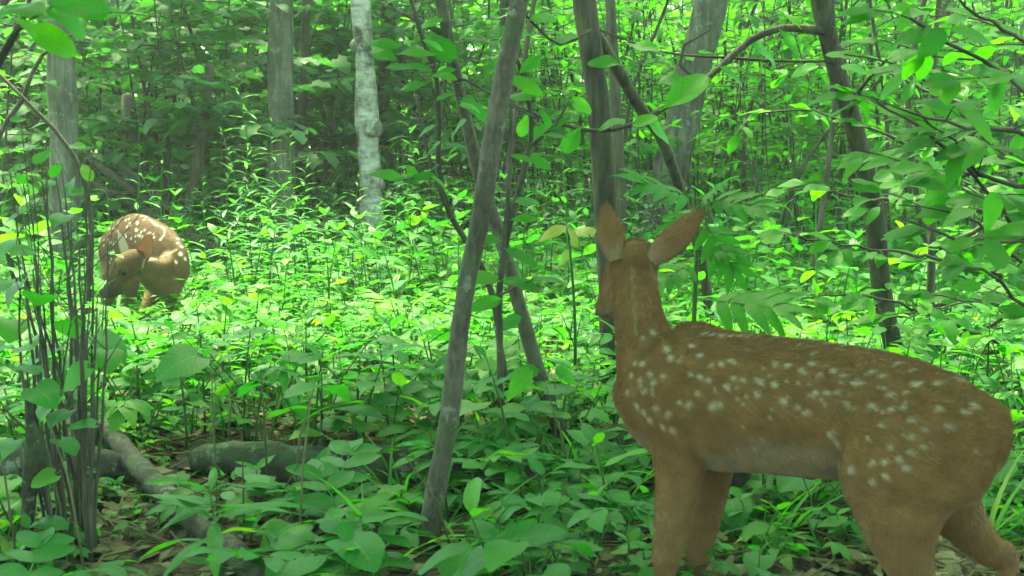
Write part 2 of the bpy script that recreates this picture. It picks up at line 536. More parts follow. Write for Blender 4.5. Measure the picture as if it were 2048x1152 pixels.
tag(obj('forest_floor', grid_ground(), MAT['floor']), 'brown forest floor of soil and leaf litter under the plants', 'ground', kind='structure')

# ------------------------------------------------------------------ labels by landmark
ORD = ['beside', 'second from', 'third from', 'fourth from', 'fifth from', 'sixth from', 'seventh from', 'eighth from', 'ninth from', 'tenth from',
       'eleventh from', 'twelfth from', 'thirteenth from', 'fourteenth from', 'fifteenth from', 'sixteenth from', 'seventeenth from', 'eighteenth from', 'nineteenth from', 'twentieth from',
       'twenty-first from', 'twenty-second from', 'twenty-third from', 'twenty-fourth from', 'twenty-fifth from', 'twenty-sixth from', 'farthest out from']
NEAR_MARKS = {'the foot of the curved sapling': (850, 2.75), 'the foot of the slender sapling': (1145, 3.5), 'the fallen diagonal branch': (290, 3.2),
              'the rotting log': (620, 3.25), 'the stems of the heart-leaved shrub': (150, 2.8), 'the broken grey stump': (1475, 2.9),
              "the near fawn's front hooves": (1330, 2.3), "the near fawn's chest": (1230, 2.9), 'the dark slim trunk': (1225, 4.2),
              'the leafy twigs behind the rump': (1980, 3.0), "the far fawn's front legs": (300, 4.6), 'the sunlit middle of the clearing': (620, 4.4),
              "the near fawn's belly": (1600, 3.1), 'the end of the log under the shrub': (40, 3.4), 'the whorled lance-leaved seedling': (440, 2.55)}
FAR_MARKS = {'the pale birch-like trunk': (757, 9), 'the thick trunk with a bright edge': (563, 11), 'the thick trunk behind the big hanging leaf': (128, 10),
             'the big leaning furrowed trunk': (1300, 9), 'the far fawn': (290, 7), 'the curved sapling top': (985, 10), 'the dark slim trunk': (1225, 9),
             "the near fawn's ears": (1420, 11), 'the dark leaning stem': (1760, 10), 'the rump of the near fawn': (1960, 9), 'the tall goldenrod spike': (515, 9.5)}
_used = {}


def place_labels(items, marks, group=None):
    """items: (object, description, x, y). Every label names the nearest landmark and the rank counted from it."""
    mk = {k: P(px, 307, d) for k, (px, d) in marks.items()}
    by = {}
    for o, desc, x, y in items:
        k = min(mk, key=lambda m: (mk[m].x - x) ** 2 + (mk[m].y - y) ** 2)
        by.setdefault((desc, k), []).append((((mk[k].x - x) ** 2 + (mk[k].y - y) ** 2), o))
    for (desc, k), l in by.items():
        l.sort(key=lambda e: e[0])
        for i, (_, o) in enumerate(l):
            o['label'] = f"{desc} {ORD[min(i, len(ORD) - 1)]} {k}"


# ------------------------------------------------------------------ leaf templates, detailed and light
HI, LO, HIMESH = {}, {}, {}
_spec = {
    'ovate': dict(kind='ovate', droop=.22, fold=.3, wave=.02, tooth=.05),
    'ellip': dict(kind='ellip', droop=.2, fold=.25, wave=.025),
    'obov': dict(kind='obov', droop=.2, fold=.2, wave=.03),
    'lance': dict(kind='lance', droop=.34, fold=.25, wave=.012),
    'heart': dict(kind='heart', droop=.28, fold=.22, wave=.03, petiole=.3),
    'maple': dict(kind='maple', droop=.2, fold=.15, wave=.03, petiole=.3),
}
for k, s in _spec.items():
    for vi in range(3):
        s2 = dict(s); s2['droop'] = s['droop'] * (.5 + .6 * vi); s2['fold'] = s['fold'] * (1.25 - .35 * vi)
        HI[k, vi] = leaf(ns=12 if k == 'maple' else 9, nc=4, seed=vi * 7 + len(k), **s2)
        s3 = dict(s2); s3['tooth'] = 0; s3['petiole'] = 0
        LO[k, vi] = leaf(ns=5 if k == 'maple' else 4, nc=2, seed=vi * 7 + len(k), **s3)
for vi in range(3):
    HI['palm', vi] = compound('palmate', 5, 7, 2, 'ovate', vi, .15 + .15 * vi)
    LO['palm', vi] = compound('palmate', 5, 3, 2, 'ovate', vi, .15 + .15 * vi)
    HI['tri', vi] = compound('palmate', 3, 7, 2, 'ovate', vi, .15 + .15 * vi)
    LO['tri', vi] = compound('palmate', 3, 3, 2, 'ovate', vi, .15 + .15 * vi)
    HI['pinn', vi] = compound('pinnate', 7, 6, 2, 'ellip', vi, .15 + .1 * vi)
    HI['walnut', vi] = compound('pinnate', 11, 6, 2, 'leaflet', vi, .1 + .08 * vi)
    LO['pinn', vi] = compound('pinnate', 7, 3, 2, 'ellip', vi, .15 + .1 * vi)
PET = {'ovate': .12, 'ellip': .12, 'obov': .12, 'lance': .12, 'heart': .3, 'maple': .3, 'palm': .05, 'tri': .05, 'pinn': .05}


def hi_mesh(k, vi, mat):
    key = (k, vi, mat)
    if key not in HIMESH:
        me = mesh_np('leaf', *HI[k, vi][:3])
        me.materials.append(MAT[mat])
        HIMESH[key] = me
    return HIMESH[key]


def leaf_objs(root, leaves, mat, rg, name='leaf'):
    """leaves: (kind, pos, dir, nrm, length) in the root's space; each leaf a mesh object of its own sharing mesh data"""
    for (k, pos, d, n, s) in leaves:
        m = frames([pos], [d], [n], [s])[0]
        o = bpy.data.objects.new(name, hi_mesh(k, int(rg.integers(0, 3)), mat))
        COL.objects.link(o)
        o.parent = root
        o.matrix_basis = Matrix(m.tolist())


def leaves_to_acc(acc, leaves, rg, lod=LO, varspread=1.0):
    by = {}
    for (k, pos, d, n, s) in leaves:
        by.setdefault((k, int(rg.integers(0, 3))), []).append((pos, d, n, s))
    for key, l in by.items():
        m = frames([a[0] for a in l], [a[1] for a in l], [a[2] for a in l], [a[3] for a in l])
        acc.many(lod[key], m, rg.uniform(0, varspread, len(l)))


# ------------------------------------------------------------------ herbs
def gen_herb(kind, h, L, rg):
    """-> stems [(pts, radii)], leaves [(kind, pos, dir, nrm, length)]"""
    st, lv = [], []
    lean = rg.normal(0, .12, 2)

    def at(t):
        return np.array([lean[0] * h * t * t, lean[1] * h * t * t, h * t])
    up = lambda j=.25: np.array([rg.normal(0, j), rg.normal(0, j), 1.0])
    if kind in ('ovate', 'lance', 'ellip', 'obov'):
        n = {'lance': 5}.get(kind, 3 if h < .3 else 4)
        st.append(([at(t) for t in (0, .35, .7, 1)], [.003 + h * .004, .0025 + h * .003, .002 + h * .002, .0015]))
        a0 = rg.uniform(0, 6)
        for i in range(n):
            t = .42 + .58 * i / (n - 1)
            s = L * (1.05 - .42 * abs(t - .7) / .3 * (t > .7) - .12 * (t < .6))
            per = 3 if kind == 'lance' and i > 1 else 2
            for k in range(per):
                a = a0 + i * 1.57 + k * 2 * math.pi / per + rg.normal(0, .15)
                el = rg.normal(.18 if t < .95 else .6, .18)
                d = np.array([math.cos(a) * math.cos(el), math.sin(a) * math.cos(el), math.sin(el)])
                sc_ = s * rg.uniform(.8, 1.15)
                lv.append((kind, at(t) + d * PET[kind] * sc_, d, up(.2) + d * 0, sc_))
    elif kind in ('palm', 'tri', 'heart', 'maple'):
        n = int(rg.integers(2, 5)) if kind != 'heart' else int(rg.integers(3, 7))
        a0 = rg.uniform(0, 6)
        for i in range(n):
            a = a0 + i * 2 * math.pi / n + rg.normal(0, .3)
            hh = h * rg.uniform(.55, 1.0)
            o = np.array([math.cos(a), math.sin(a), 0]) * hh * rg.uniform(.25, .6)
            tip = o + [0, 0, hh]
            st.append(([np.zeros(3), o * .35 + [0, 0, hh * .55], tip], [.0028, .0022, .0016]))
            d = np.array([math.cos(a), math.sin(a), rg.normal(-.05, .2)])
            s = L * rg.uniform(.75, 1.2)
            lv.append((kind, tip + d / np.linalg.norm(d) * PET[kind] * s, d, up(.22), s))
    elif kind == 'pinn':
        st.append(([at(t) for t in (0, .5, 1)], [.004, .003, .002]))
        n = int(rg.integers(3, 6)); a0 = rg.uniform(0, 6)
        for i in range(n):
            a = a0 + i * 2.4
            t = .7 + .3 * i / n
            el = rg.uniform(.05, .5)
            d = np.array([math.cos(a) * math.cos(el), math.sin(a) * math.cos(el), math.sin(el)])
            s = L * 2.0 * rg.uniform(.8, 1.1)
            lv.append((kind, at(t) + d * .05 * s, d, up(.12), s))
    return st, lv


def gen_goldenrod(h, rg, L=.1, gap=.028):
    st, lv = [], []
    lean = rg.normal(0, .1, 2)

    def at(t): return np.array([lean[0] * h * t ** 2, lean[1] * h * t ** 2, h * t])
    st.append(([at(t) for t in (0, .3, .6, .85, 1)], [.005, .0045, .0035, .0025, .001]))
    n = int(h * .72 / gap)
    a = rg.uniform(0, 6)
    for i in range(n):
        t = .28 + .72 * i / n
        a += 2.4 + rg.normal(0, .2)
        s = L * (1.0 if t < .75 else 1.0 - .75 * (t - .75) / .25) * rg.uniform(.8, 1.15)
        el = .35 + .7 * max(0, t - .8) / .2 + rg.normal(0, .12)
        d = np.array([math.cos(a) * math.cos(el), math.sin(a) * math.cos(el), math.sin(el)])
        lv.append(('lance', at(t) + d * .1 * s, d, np.array([-d[0] * .5, -d[1] * .5, 1.0]), s))
    return st, lv


HERB_WORDS = {'ovate': 'toothed oval-leaved herb', 'ellip': 'smooth narrow oval-leaved herb', 'obov': 'blunt-leaved seedling', 'lance': 'lance-leaved herb',
              'palm': 'five-fingered creeper sprig', 'tri': 'three-leaflet sprig', 'heart': 'heart-leaved herb', 'maple': 'lobed maple seedling', 'pinn': 'feather-leaved ash seedling'}
HERB_NAMES = {'ovate': 'oval_leaf_herb', 'ellip': 'smooth_leaf_herb', 'obov': 'blunt_leaf_seedling', 'lance': 'lance_leaf_herb', 'palm': 'creeper_sprig',
              'tri': 'trefoil_sprig', 'heart': 'heart_leaf_herb', 'maple': 'maple_seedling', 'pinn': 'ash_seedling'}


def herb_thing(kind, x, y, h, L, rg, mat='herb', st_lv=None, name=None):
    st, lv = st_lv or gen_herb(kind, h, L, rg)
    root = empty(name or HERB_NAMES[kind], (x, y, gz(x, y) - .004))
    A = Acc()
    for pts, rad in st:
        p, r = resample(pts, rad, max(.03, h / 8)); tube(A, p, r, 5)
    obj('stem', A.mesh('stem'), MAT['stem'], root)
    leaf_objs(root, lv, mat, rg)
    root['category'] = 'plant'
    return root, len(lv)


# the low plants nearest the camera: each a thing with its stem and its leaves
near_items = []
rg = np.random.default_rng(21)


def clear_of(x, y, pts, rad):
    return all((x - a) ** 2 + (y - b) ** 2 > rad * rad for a, b in pts)


taken = []
N_NEAR = 250
tries = 0
while len(near_items) < N_NEAR and tries < 6000:
    tries += 1
    d = 2.25 + 2.45 * rg.uniform() ** .9
    px = rg.uniform(-40, 2090)
    p = P(px, 307, d)
    x, y = p.x, d
    if not clear_of(x, y, taken, .085 if d < 3 else .1): continue
    # open, littered ground under the shrub, round the log and under the fawn
    dens = 1.0
    if d < 3.3 and px < 420: dens = .3
    if 100 < px < 520 and d < 3.5: dens = .06
    if 380 < px < 900 and 3.0 < d < 3.45: dens = .3
    if px > 1180 and d < 2.75: continue
    if 720 < px < 960 and d < 2.9: continue
    if px > 1250 and d < 3.6: dens = .55
    if rg.uniform() > dens: continue
    kind = rg.choice(['ovate', 'ovate', 'palm', 'tri', 'obov', 'heart', 'ellip', 'pinn', 'maple'] if d < 3.6 else ['ovate', 'ovate', 'ovate', 'tri', 'palm', 'obov', 'ellip', 'pinn'])
    h = rg.uniform(.06, .16) if d < 3.1 else rg.uniform(.16, .36)
    if px > 1180 and d < 3.3: h = rg.uniform(.06, .2)
    if 180 < px < 900 and d < 3.3: h *= .7
    L = rg.uniform(.065, .105) * (1.0 if d < 3.1 else 1.05)
    if kind in ('palm', 'tri'): L *= 1.35
    root, n = herb_thing(kind, x, y, h, L, rg)
    taken.append((x, y))
    tall = 'tall' if h > .27 else 'low' if h < .13 else 'small'
    root['group'] = 'woodland herbs near the camera'
    near_items.append((root, f"{tall} {HERB_WORDS[kind]}", x, y))
place_labels(near_items, NEAR_MARKS)


def hero(kind, px, py_top, d, L, label, name=None, n=None, mat='herb', seed=0, h=None):
    rg = np.random.default_rng(seed)
    p = P(px, py_top, d)
    hh = h or max(.08, p.z)
    r, _ = herb_thing(kind, p.x, d, hh, L, rg, mat, name=name)
    tag(r, label, 'plant')
    return r


hero('lance', 437, 985, 2.5, .17, 'whorled seedling with long pale lance leaves and one upright leaf at the bottom', name='whorled_seedling', seed=4)
hero('obov', 985, 1065, 2.32, .12, 'broad pale blunt-leaved seedling below the foot of the curved sapling', seed=8)
hero('ellip', 735, 1050, 2.5, .1, 'pale oval-leaved seedling close to the foot of the curved sapling', seed=9, name='pale_seedling')
hero('ovate', 640, 740, 3.3, .14, 'tall large-leaved herb standing in front of the sunlit clearing', seed=12, name='large_leaf_herb')
hero('ovate', 720, 720, 3.4, .14, 'tall large-leaved herb close behind the curved sapling', seed=13, name='large_leaf_herb')
hero('pinn', 1190, 940, 3.0, .085, 'feather-leaved seedling beside the near fawn chest over dark soil', seed=14)
hero('pinn', 1090, 960, 2.9, .085, 'feather-leaved seedling with drooping leaflets between curved sapling and fawn legs', seed=15)
hero('heart', 660, 1060, 2.45, .1, 'cluster of pale heart leaves low at the bottom edge', seed=16)
hero('ellip', 500, 1040, 2.75, .1, 'dark glossy herb in front of the rotting log end', seed=17, name='glossy_herb')
hero('ovate', 1640, 1010, 2.9, .09, 'low dark herb seen under the belly of the near fawn', seed=18)
hero('palm', 1190, 1040, 2.55, .13, 'five-fingered creeper sprig at the near fawn front legs', seed=19)

# goldenrods: tall spikes of narrow leaves
ROD = [(515, 135, 8.2), (480, 290, 7.8), (445, 300, 8.0), (560, 300, 8.4), (598, 310, 7.6), (540, 330, 7.4), (640, 400, 7.2), (700, 365, 6.8), (420, 370, 8.0),
       (385, 395, 8.3), (770, 360, 7.5), (845, 200, 9.0), (872, 260, 9.2), (950, 300, 9.0), (1150, 320, 9.0), (1110, 345, 8.8), (1062, 330, 9.0), (985, 330, 8.6),
       (462, 400, 7.0), (582, 400, 6.8), (502, 420, 6.7), (622, 450, 6.5), (533, 455, 6.2), (830, 400, 7.6), (660, 330, 8.8), (1010, 400, 7.8), (1100, 420, 7.6),
       (405, 300, 9.0), (740, 420, 7.0), (1180, 400, 8.2), (1480, 400, 8.5), (1560, 420, 8.0), (1290, 380, 9.0),
       (495, 250, 8.0), (530, 230, 8.3), (550, 370, 7.0), (480, 350, 7.3), (440, 420, 6.9), (610, 380, 7.3), (590, 450, 6.3), (655, 430, 6.8), (470, 450, 6.3), (515, 380, 7.2), (680, 440, 6.5), (560, 430, 6.5), (400, 440, 7.2), (800, 450, 6.9)]
ROD = [r_ for r_ in ROD if not (r_[0] < 420 and r_[2] < 7.9)]
rod_items = []
rg = np.random.default_rng(5)
for (px, py, d) in ROD:
    p = P(px, py, d)
    h = min(1.45, max(.5, p.z))
    r, n = herb_thing('lance', p.x, d, h, .1, rg, 'rod', st_lv=gen_goldenrod(h, rg, .14, .026), name='goldenrod')
    r['group'] = 'goldenrods standing in the clearing'
    rod_items.append((r, 'tall goldenrod spike' if h > 1.1 else 'leafy goldenrod spike', p.x, d))
place_labels(rod_items, {**FAR_MARKS, 'the sunlit middle of the clearing': (600, 6)})
rod_items[0][0]['label'] = 'tallest goldenrod spike, rising in front of the dark maple foliage'

# the unbroken green ground cover of the clearing: nobody could count it
def plant_template(kind, h, L, rg, rod=False):
    st, lv = gen_goldenrod(h, rg, L, .045) if rod else gen_herb(kind, h, L, rg)
    A = Acc()
    for pts, rad in st: tube(A, pts, rad, 3, cap=False)
    leaves_to_acc(A, lv, rg, LO, .35)
    return A.tpl()


rg = np.random.default_rng(31)
TPL = [plant_template(k, h, L, rg) for k, h, L in
       [('ovate', .3, .095), ('ovate', .22, .085), ('ovate', .36, .1), ('ovate', .17, .08), ('ovate', .26, .1), ('tri', .25, .12), ('palm', .24, .14), ('obov', .25, .09), ('ellip', .3, .1),
        ('ellip', .2, .09), ('heart', .2, .085), ('pinn', .28, .07), ('ovate', .32, .09), ('maple', .22, .08), ('lance', .34, .12)]]
TALL = [plant_template('lance', h, L, rg, True) for h, L in [(.7, .11), (.55, .1), (.9, .12)]]


def scatter(tpls, pts, scales, rg, acc):
    idx = rg.integers(0, len(tpls), len(pts))
    for i, t in enumerate(tpls):
        s = idx == i
        if not s.any(): continue
        n = s.sum()
        a = rg.uniform(0, 2 * math.pi, n); sc_ = scales[s]
        m = np.zeros((n, 4, 4))
        m[:, 0, 0] = np.cos(a) * sc_; m[:, 0, 1] = -np.sin(a) * sc_
        m[:, 1, 0] = np.sin(a) * sc_; m[:, 1, 1] = np.cos(a) * sc_
        m[:, 2, 2] = sc_; m[:, :3, 3] = pts[s]; m[:, 3, 3] = 1
        acc.many(t, m, rg.uniform(0, 1, n))


cover = Acc()
def cover_band(y0, y1, per_m2, tpls, s0, s1, xlim=None):
    w = .40 * y1 + .7
    n = int(per_m2 * (y1 - y0) * 2 * w)
    x = rg.uniform(-w, w, n); y = rg.uniform(y0, y1, n)
    k = np.abs(x) < .40 * y + .7
    if xlim: k &= (x > xlim[0] * y) & (x < xlim[1] * y)
    x, y = x[k], y[k]
    p = np.stack([x, y, gza(x, y) - .01], -1)
    sc_ = rg.uniform(s0, s1, len(p))
    near_fawn_feet = (x > -.345 * y) & (x < -.225 * y) & (y > 4.7) & (y < 6.5)     # trampled and browsed round the grazing fawn
    sc_ = np.where(near_fawn_feet, sc_ * .72, sc_)
    scatter(tpls, p, sc_, rg, cover)


cover_band(3.5, 4.6, 60, TPL, .5, .85)
cover_band(4.4, 7.0, 120, TPL, .5, .95)
cover_band(7.0, 10.5, 85, TPL, .65, 1.15)
cover_band(10.5, 18, 28, TPL, .9, 1.6)
TALLOV = [plant_template('ovate', h, L, rg) for h, L in [(.55, .11), (.48, .1), (.65, .1)]] + [plant_template('ellip', .55, .11, rg)]
cover_band(4.8, 10.0, 9, TALLOV, .75, 1.1)
cover_band(6.4, 10.0, 5, TALL, .7, 1.15, (-.30, .08))
cover_band(8.0, 14.0, 3, TALL, .7, 1.1)
tag(obj('ground_cover', cover.mesh('ground_cover'), MAT['herb']), 'dense low green leafy undergrowth covering the sunlit clearing', 'undergrowth', kind='stuff')

# small tufts and creeping leaves low between the nearer plants
low = Acc()
n = 1500
x = rg.uniform(-1.6, 1.6, n); y = 2.2 + 1.7 * rg.uniform(0, 1, n) ** .8
k = (np.sin(x * 5 + 1) + np.sin(y * 6 - x * 3) + rg.normal(0, .6, n)) > -.1
x, y = x[k], y[k]
scatter([plant_template(k_, h, L, rg) for k_, h, L in [('ovate', .06, .05), ('tri', .06, .06), ('heart', .05, .045), ('ovate', .09, .055), ('palm', .07, .07)]],
        np.stack([x, y, gza(x, y) - .006], -1), rg.uniform(.6, 1.2, len(x)) * np.where((x / y > -.33) & (x / y < -.18) & (y < 3.6), .55, 1) * np.where((x / y > -.11) & (x / y < -.03) & (y < 2.8), .4, 1), rg, low)
tag(obj('creeping_ground_plants', low.mesh('creeping_ground_plants'), MAT['herb']), 'tiny creeping plants between the taller herbs near the camera', 'ground cover', kind='stuff')

# leaf litter and bits of twig
lit = Acc()
n = 5600
x = rg.uniform(-2.2, 2.2, n); y = 1.9 + 3.2 * rg.uniform(0, 1, n)
a = rg.uniform(0, 6.28, n)
d = np.stack([np.cos(a), np.sin(a), rg.normal(0, .2, n)], -1)
nn = np.stack([rg.normal(0, .35, n), rg.normal(0, .35, n), np.ones(n)], -1)
m = frames(np.stack([x, y, gza(x, y) + rg.uniform(.004, .016, n)], -1), d, nn, rg.uniform(.03, .075, n))
for j, key in enumerate([('ovate', 0), ('ellip', 1), ('maple', 2), ('obov', 2)]):
    lit.many(LO[key], m[j::4], rg.uniform(0, 1, len(m[j::4])))
for i in range(700):
    x0, y0 = rg.uniform(-1.8, 1.8), rg.uniform(2.0, 4.2)
    a, l = rg.uniform(0, 6.28), rg.uniform(.06, .3)
    tube(lit, [(x0, y0, gz(x0, y0) + .012), (x0 + math.cos(a) * l * .5, y0 + math.sin(a) * l * .5, gz(x0, y0) + .018 + rg.uniform(0, .02)),
               (x0 + math.cos(a + .2) * l, y0 + math.sin(a + .2) * l, gz(x0, y0) + .012)], [.003, .0028, .0018], 4, var=rg.uniform())
tag(obj('leaf_litter', lit.mesh('leaf_litter'), MAT['litter']), 'brown dead leaves and twigs lying on the soil', 'leaf litter', kind='stuff')

# grass and dead stalks between the herbs
gr = Acc()
blade = leaf('blade', 6, 2, .55, .3, 0, 0)
for i in range(190):
    d_ = rg.uniform(2.35, 7.5); p = P(rg.uniform(-20, 2070), 307, d_)
    if (p.x > .15 and d_ < 2.7) or (d_ < 3.7 and -1.4 < p.x < -.3): continue
    n = int(rg.integers(4, 11))
    a = rg.uniform(0, 6.28, n)
    el = rg.uniform(.7, 1.35, n)
    pos = np.stack([p.x + rg.normal(0, .015, n), d_ + rg.normal(0, .015, n), np.full(n, gz(p.x, d_) - .005)], -1)
    dr = np.stack([np.cos(a) * np.cos(el), np.sin(a) * np.cos(el), np.sin(el)], -1)
    gr.many(blade, frames(pos, dr, np.stack([-np.cos(a), -np.sin(a), np.full(n, .6)], -1), rg.uniform(.1, .3, n)), rg.uniform(0, .6, n))
tag(obj('grass', gr.mesh('grass'), MAT['herb']), 'thin grass blades in loose tufts between the herbs', 'grass', kind='stuff')
ds = Acc()
for i in range(260):
    d_ = rg.uniform(2.4, 8.5); p = P(rg.uniform(-20, 2070), 307, d_)
    if (p.x > .1 and d_ < 2.8) or (3.0 < d_ < 6.0 and -.345 < p.x / d_ < -.225): continue
    h = rg.uniform(.08, .4); l = rg.normal(0, .25, 2) * h
    tube(ds, [(p.x, d_, gz(p.x, d_) - .01), (p.x + l[0] * .5, d_ + l[1] * .5, gz(p.x, d_) + h * .6), (p.x + l[0] * 1.2, d_ + l[1], gz(p.x, d_) + h)], [.0028, .0022, .001], 4, var=rg.uniform())
tag(obj('dead_stalks', ds.mesh('dead_stalks'), MAT['litter']), 'thin dry brown stalks standing between the herbs', 'dead stalks', kind='stuff')

# ------------------------------------------------------------------ trees
def bush_parts(rg, H, nst, L, spread, kinds, lean=.25, branch_gap=.16, low=.15, r0=.012, flat=.12, dens=1.0):
    """stems and leaves of an understory shrub or sapling, leaves laid in flat sprays"""
    st, lv = [], []
    for s in range(nst):
        a = rg.uniform(0, 6.28)
        h = H * rg.uniform(.75, 1.0)
        off = np.array([math.cos(a), math.sin(a), 0]) * (lean * h if nst > 1 else lean * .3 * h)
        base = np.array([math.cos(a), math.sin(a), 0]) * (.06 if nst > 1 else 0)
        def at(t): return base + off * t ** 1.4 + np.array([.03 * math.sin(t * 7 + a), .03 * math.cos(t * 6 + a), h * t])
        st.append(([at(t) for t in np.linspace(0, 1, 7)], list(np.linspace(r0, r0 * .25, 7))))
        nb = max(2, int(h * (1 - low) / branch_gap))
        b = rg.uniform(0, 6)
        for i in range(nb):
            t = low + (1 - low) * (i + rg.uniform(0, .6)) / nb
            b += 2.4 + rg.normal(0, .4)
            bl = spread * (1.0 - .55 * t) * rg.uniform(.6, 1.15)
            o = at(min(1, t)); d = np.array([math.cos(b), math.sin(b), rg.normal(.18, .12)])
            side = np.array([-math.sin(b), math.cos(b), 0])
            pts = [o + d * bl * u + np.array([0, 0, -.12 * bl * u * u]) + side * .06 * bl * math.sin(u * 4) for u in (0, .33, .66, 1)]
            st.append((pts, [r0 * .45, r0 * .35, r0 * .25, r0 * .12]))
            nt = max(1, int(bl / .16 * dens))
            for j in range(nt + 1):
                u = .25 + .75 * j / max(1, nt)
                po = np.array(pts[0]) * 0 + o + d * bl * u + np.array([0, 0, -.12 * bl * u * u])
                sg = 1 if j % 2 else -1
                td = d * .75 + side * sg * .8 if j < nt else d
                td = td / np.linalg.norm(td)
                tl = bl * .42 * (1.15 - .5 * u) * rg.uniform(.6, 1.1)
                st.append(([po, po + td * tl * .5 + [0, 0, .01], po + td * tl + [0, 0, -.03 * tl]], [r0 * .16, r0 * .12, r0 * .07]))
                nl = max(2, int(tl / (L * .55)))
                ts = np.cross(td, [0, 0, 1])
                for q in range(nl):
                    w = .15 + .85 * q / max(1, nl - 1)
                    for sg2 in ((-1, 1) if q < nl - 1 else (0,)):
                        ld = td * .55 + ts * sg2 * .8 + np.array([0, 0, rg.normal(-.12, .22)])
                        n = np.array([rg.normal(0, flat + .12), rg.normal(0, flat + .12), 1.0])
                        s_ = L * rg.uniform(.65, 1.15)
                        k = kinds[int(rg.integers(0, len(kinds)))]
                        ld = ld / np.linalg.norm(ld)
                        lv.append((k, po + td * tl * w + ld * .08 * s_, ld, n, s_))
    return st, lv


def bush_meshes(name, rg, **kw):
    st, lv = bush_parts(rg, **kw)
    A = Acc()
    for i, (pts, rad) in enumerate(st):
        thick = max(rad) > .004
        if thick:
            p, r = resample(pts, rad, .12); tube(A, p, r, 5)
        else:
            tube(A, pts, rad, 3, cap=False)
    B = Acc(); leaves_to_acc(B, lv, rg, LO, .5)
    return A.mesh('stem'), B.mesh('foliage'), len(lv)


rg = np.random.default_rng(77)
BUSH = {}
for key, mat, kw in [
    ('maple', 'dark_leaf', dict(H=3.0, nst=3, L=.135, spread=1.05, kinds=['maple', 'ovate'], low=.12, branch_gap=.17)),
    ('maple2', 'dark_leaf', dict(H=3.4, nst=2, L=.135, spread=1.25, kinds=['maple', 'maple', 'ovate'], low=.15, branch_gap=.14)),
    ('oval', 'tree_leaf', dict(H=3.0, nst=3, L=.11, spread=.95, kinds=['ovate', 'ellip'], low=.25, branch_gap=.2)),
    ('oval2', 'tree_leaf', dict(H=3.6, nst=2, L=.115, spread=1.1, kinds=['ellip', 'obov'], low=.3, branch_gap=.2)),
    ('thin', 'tree_leaf', dict(H=2.6, nst=4, L=.095, r0=.008, spread=.6, kinds=['ovate'], low=.3, branch_gap=.3, lean=.2)),
    ('low', 'dark_leaf', dict(H=1.1, nst=6, L=.075, spread=.5, kinds=['ovate', 'obov'], low=.2, branch_gap=.16, lean=.5)),
]:
    s, f, n = bush_meshes(key, rg, **kw)
    s.materials.append(MAT['twig']); f.materials.append(MAT[mat])
    BUSH[key] = (s, f)
BUSH_WORDS = {'maple': 'dark layered maple shrub', 'maple2': 'tall dark layered maple shrub', 'oval': 'pale green oval-leaved shrub', 'oval2': 'tall airy oval-leaved shrub',
              'thin': 'thin many-stemmed shrub', 'low': 'low dark bushy shrub'}
bush_items = []


def bush(key, px, d, s=1.0, rz=0.0, sz=None):
    p = P(px, 307, d)
    r = empty('understory_shrub', (p.x, d, gz(p.x, d) - .02), rz)
    r.scale = (s, s, sz or s)
    obj('stem', BUSH[key][0], None, r)
    f = obj('foliage', BUSH[key][1], None, r); f['kind'] = 'stuff'
    tag(r, None, 'shrub', 'understory shrubs round the clearing')
    bush_items.append((r, BUSH_WORDS[key], p.x, d))
    return r


for i, (k, px, d, s) in enumerate([
    ('maple', 330, 9.2, .9), ('maple2', 440, 9.8, .95), ('maple', 225, 9.7, .9), ('maple2', 640, 10.6, .9), ('maple', 540, 11.4, .9), ('maple', 690, 11.2, .8),
    ('low', 640, 9.6, .9), ('low', 700, 9.4, .8), ('low', 560, 9.9, .9), ('maple', 850, 10.5, .9), ('low', 880, 9.8, .9), ('oval', -40, 8.6, .9), ('maple', 20, 10.5, 1.0),
    ('oval', 960, 10.6, .9), ('oval2', 1080, 10.2, .85), ('oval', 1150, 11.5, .9), ('thin', 1260, 9.2, 1.0), ('thin', 1180, 10.0, 1.0), ('thin', 1090, 11.5, 1.0), ('oval2', 1330, 11.5, .9),
    ('thin', 1420, 9.6, 1.0), ('thin', 1500, 10.4, 1.0), ('oval', 1480, 11.8, .95), ('oval2', 1590, 10.8, .9), ('thin', 1640, 8.8, .9), ('oval', 1700, 9.4, .9), ('thin', 1780, 9.9, 1.0),
    ('oval2', 1830, 8.6, .8), ('oval', 1930, 8.0, .8), ('thin', 1990, 7.6, .9), ('oval', 2060, 9.0, 1.0), ('oval2', 1900, 11.5, 1.0), ('thin', 1560, 8.2, .8), ('low', 1350, 8.6, .8), ('low', 1240, 8.2, .7),
    ('oval', 1130, 9.6, .9), ('oval2', 1290, 10.0, .9), ('oval', 1400, 10.6, .95), ('oval2', 1510, 9.4, .9), ('oval', 1610, 10.2, .9), ('oval', 1020, 9.6, .8), ('oval2', 940, 11.6, 1.0), ('oval', 820, 11.6, 1.0), ('maple', 120, 11.2, 1.1), ('oval2', 1740, 11.0, 1.0)]):
    bush(k, px, d, s, i * 1.7)
rg = np.random.default_rng(78)
for i in range(120):
    d = 12.0 + 13 * (i / 120)
    px = (i * 0.618034 % 1.0) * 2300 - 126
    k = ['oval', 'oval2', 'maple', 'oval2', 'thin', 'oval'][i % 6]
    if px < 700 and i % 3 == 0: k = 'maple2'
    bush(k, px, d, rg.uniform(1.0, 1.5), rg.uniform(0, 6))
for i, (x, y) in enumerate([(-2.6, -2.2), (-.9, -3.0), (.9, -2.8), (2.6, -2.2), (3.6, -.5), (-3.6, -.6), (-3.4, 1.6), (3.3, 1.5)]):  # unseen shrubs added round the camera to cut the sky light from behind
    b_ = bush(['oval', 'oval2', 'maple'][i % 3], 1024, 9, 1.1, i * 1.3); b_.location = (x, y, -.02)
    bush_items[-1] = (b_, BUSH_WORDS[['oval', 'oval2', 'maple'][i % 3]] + ', unseen, added to dim skylight,', x, y)
place_labels(bush_items, FAR_MARKS)

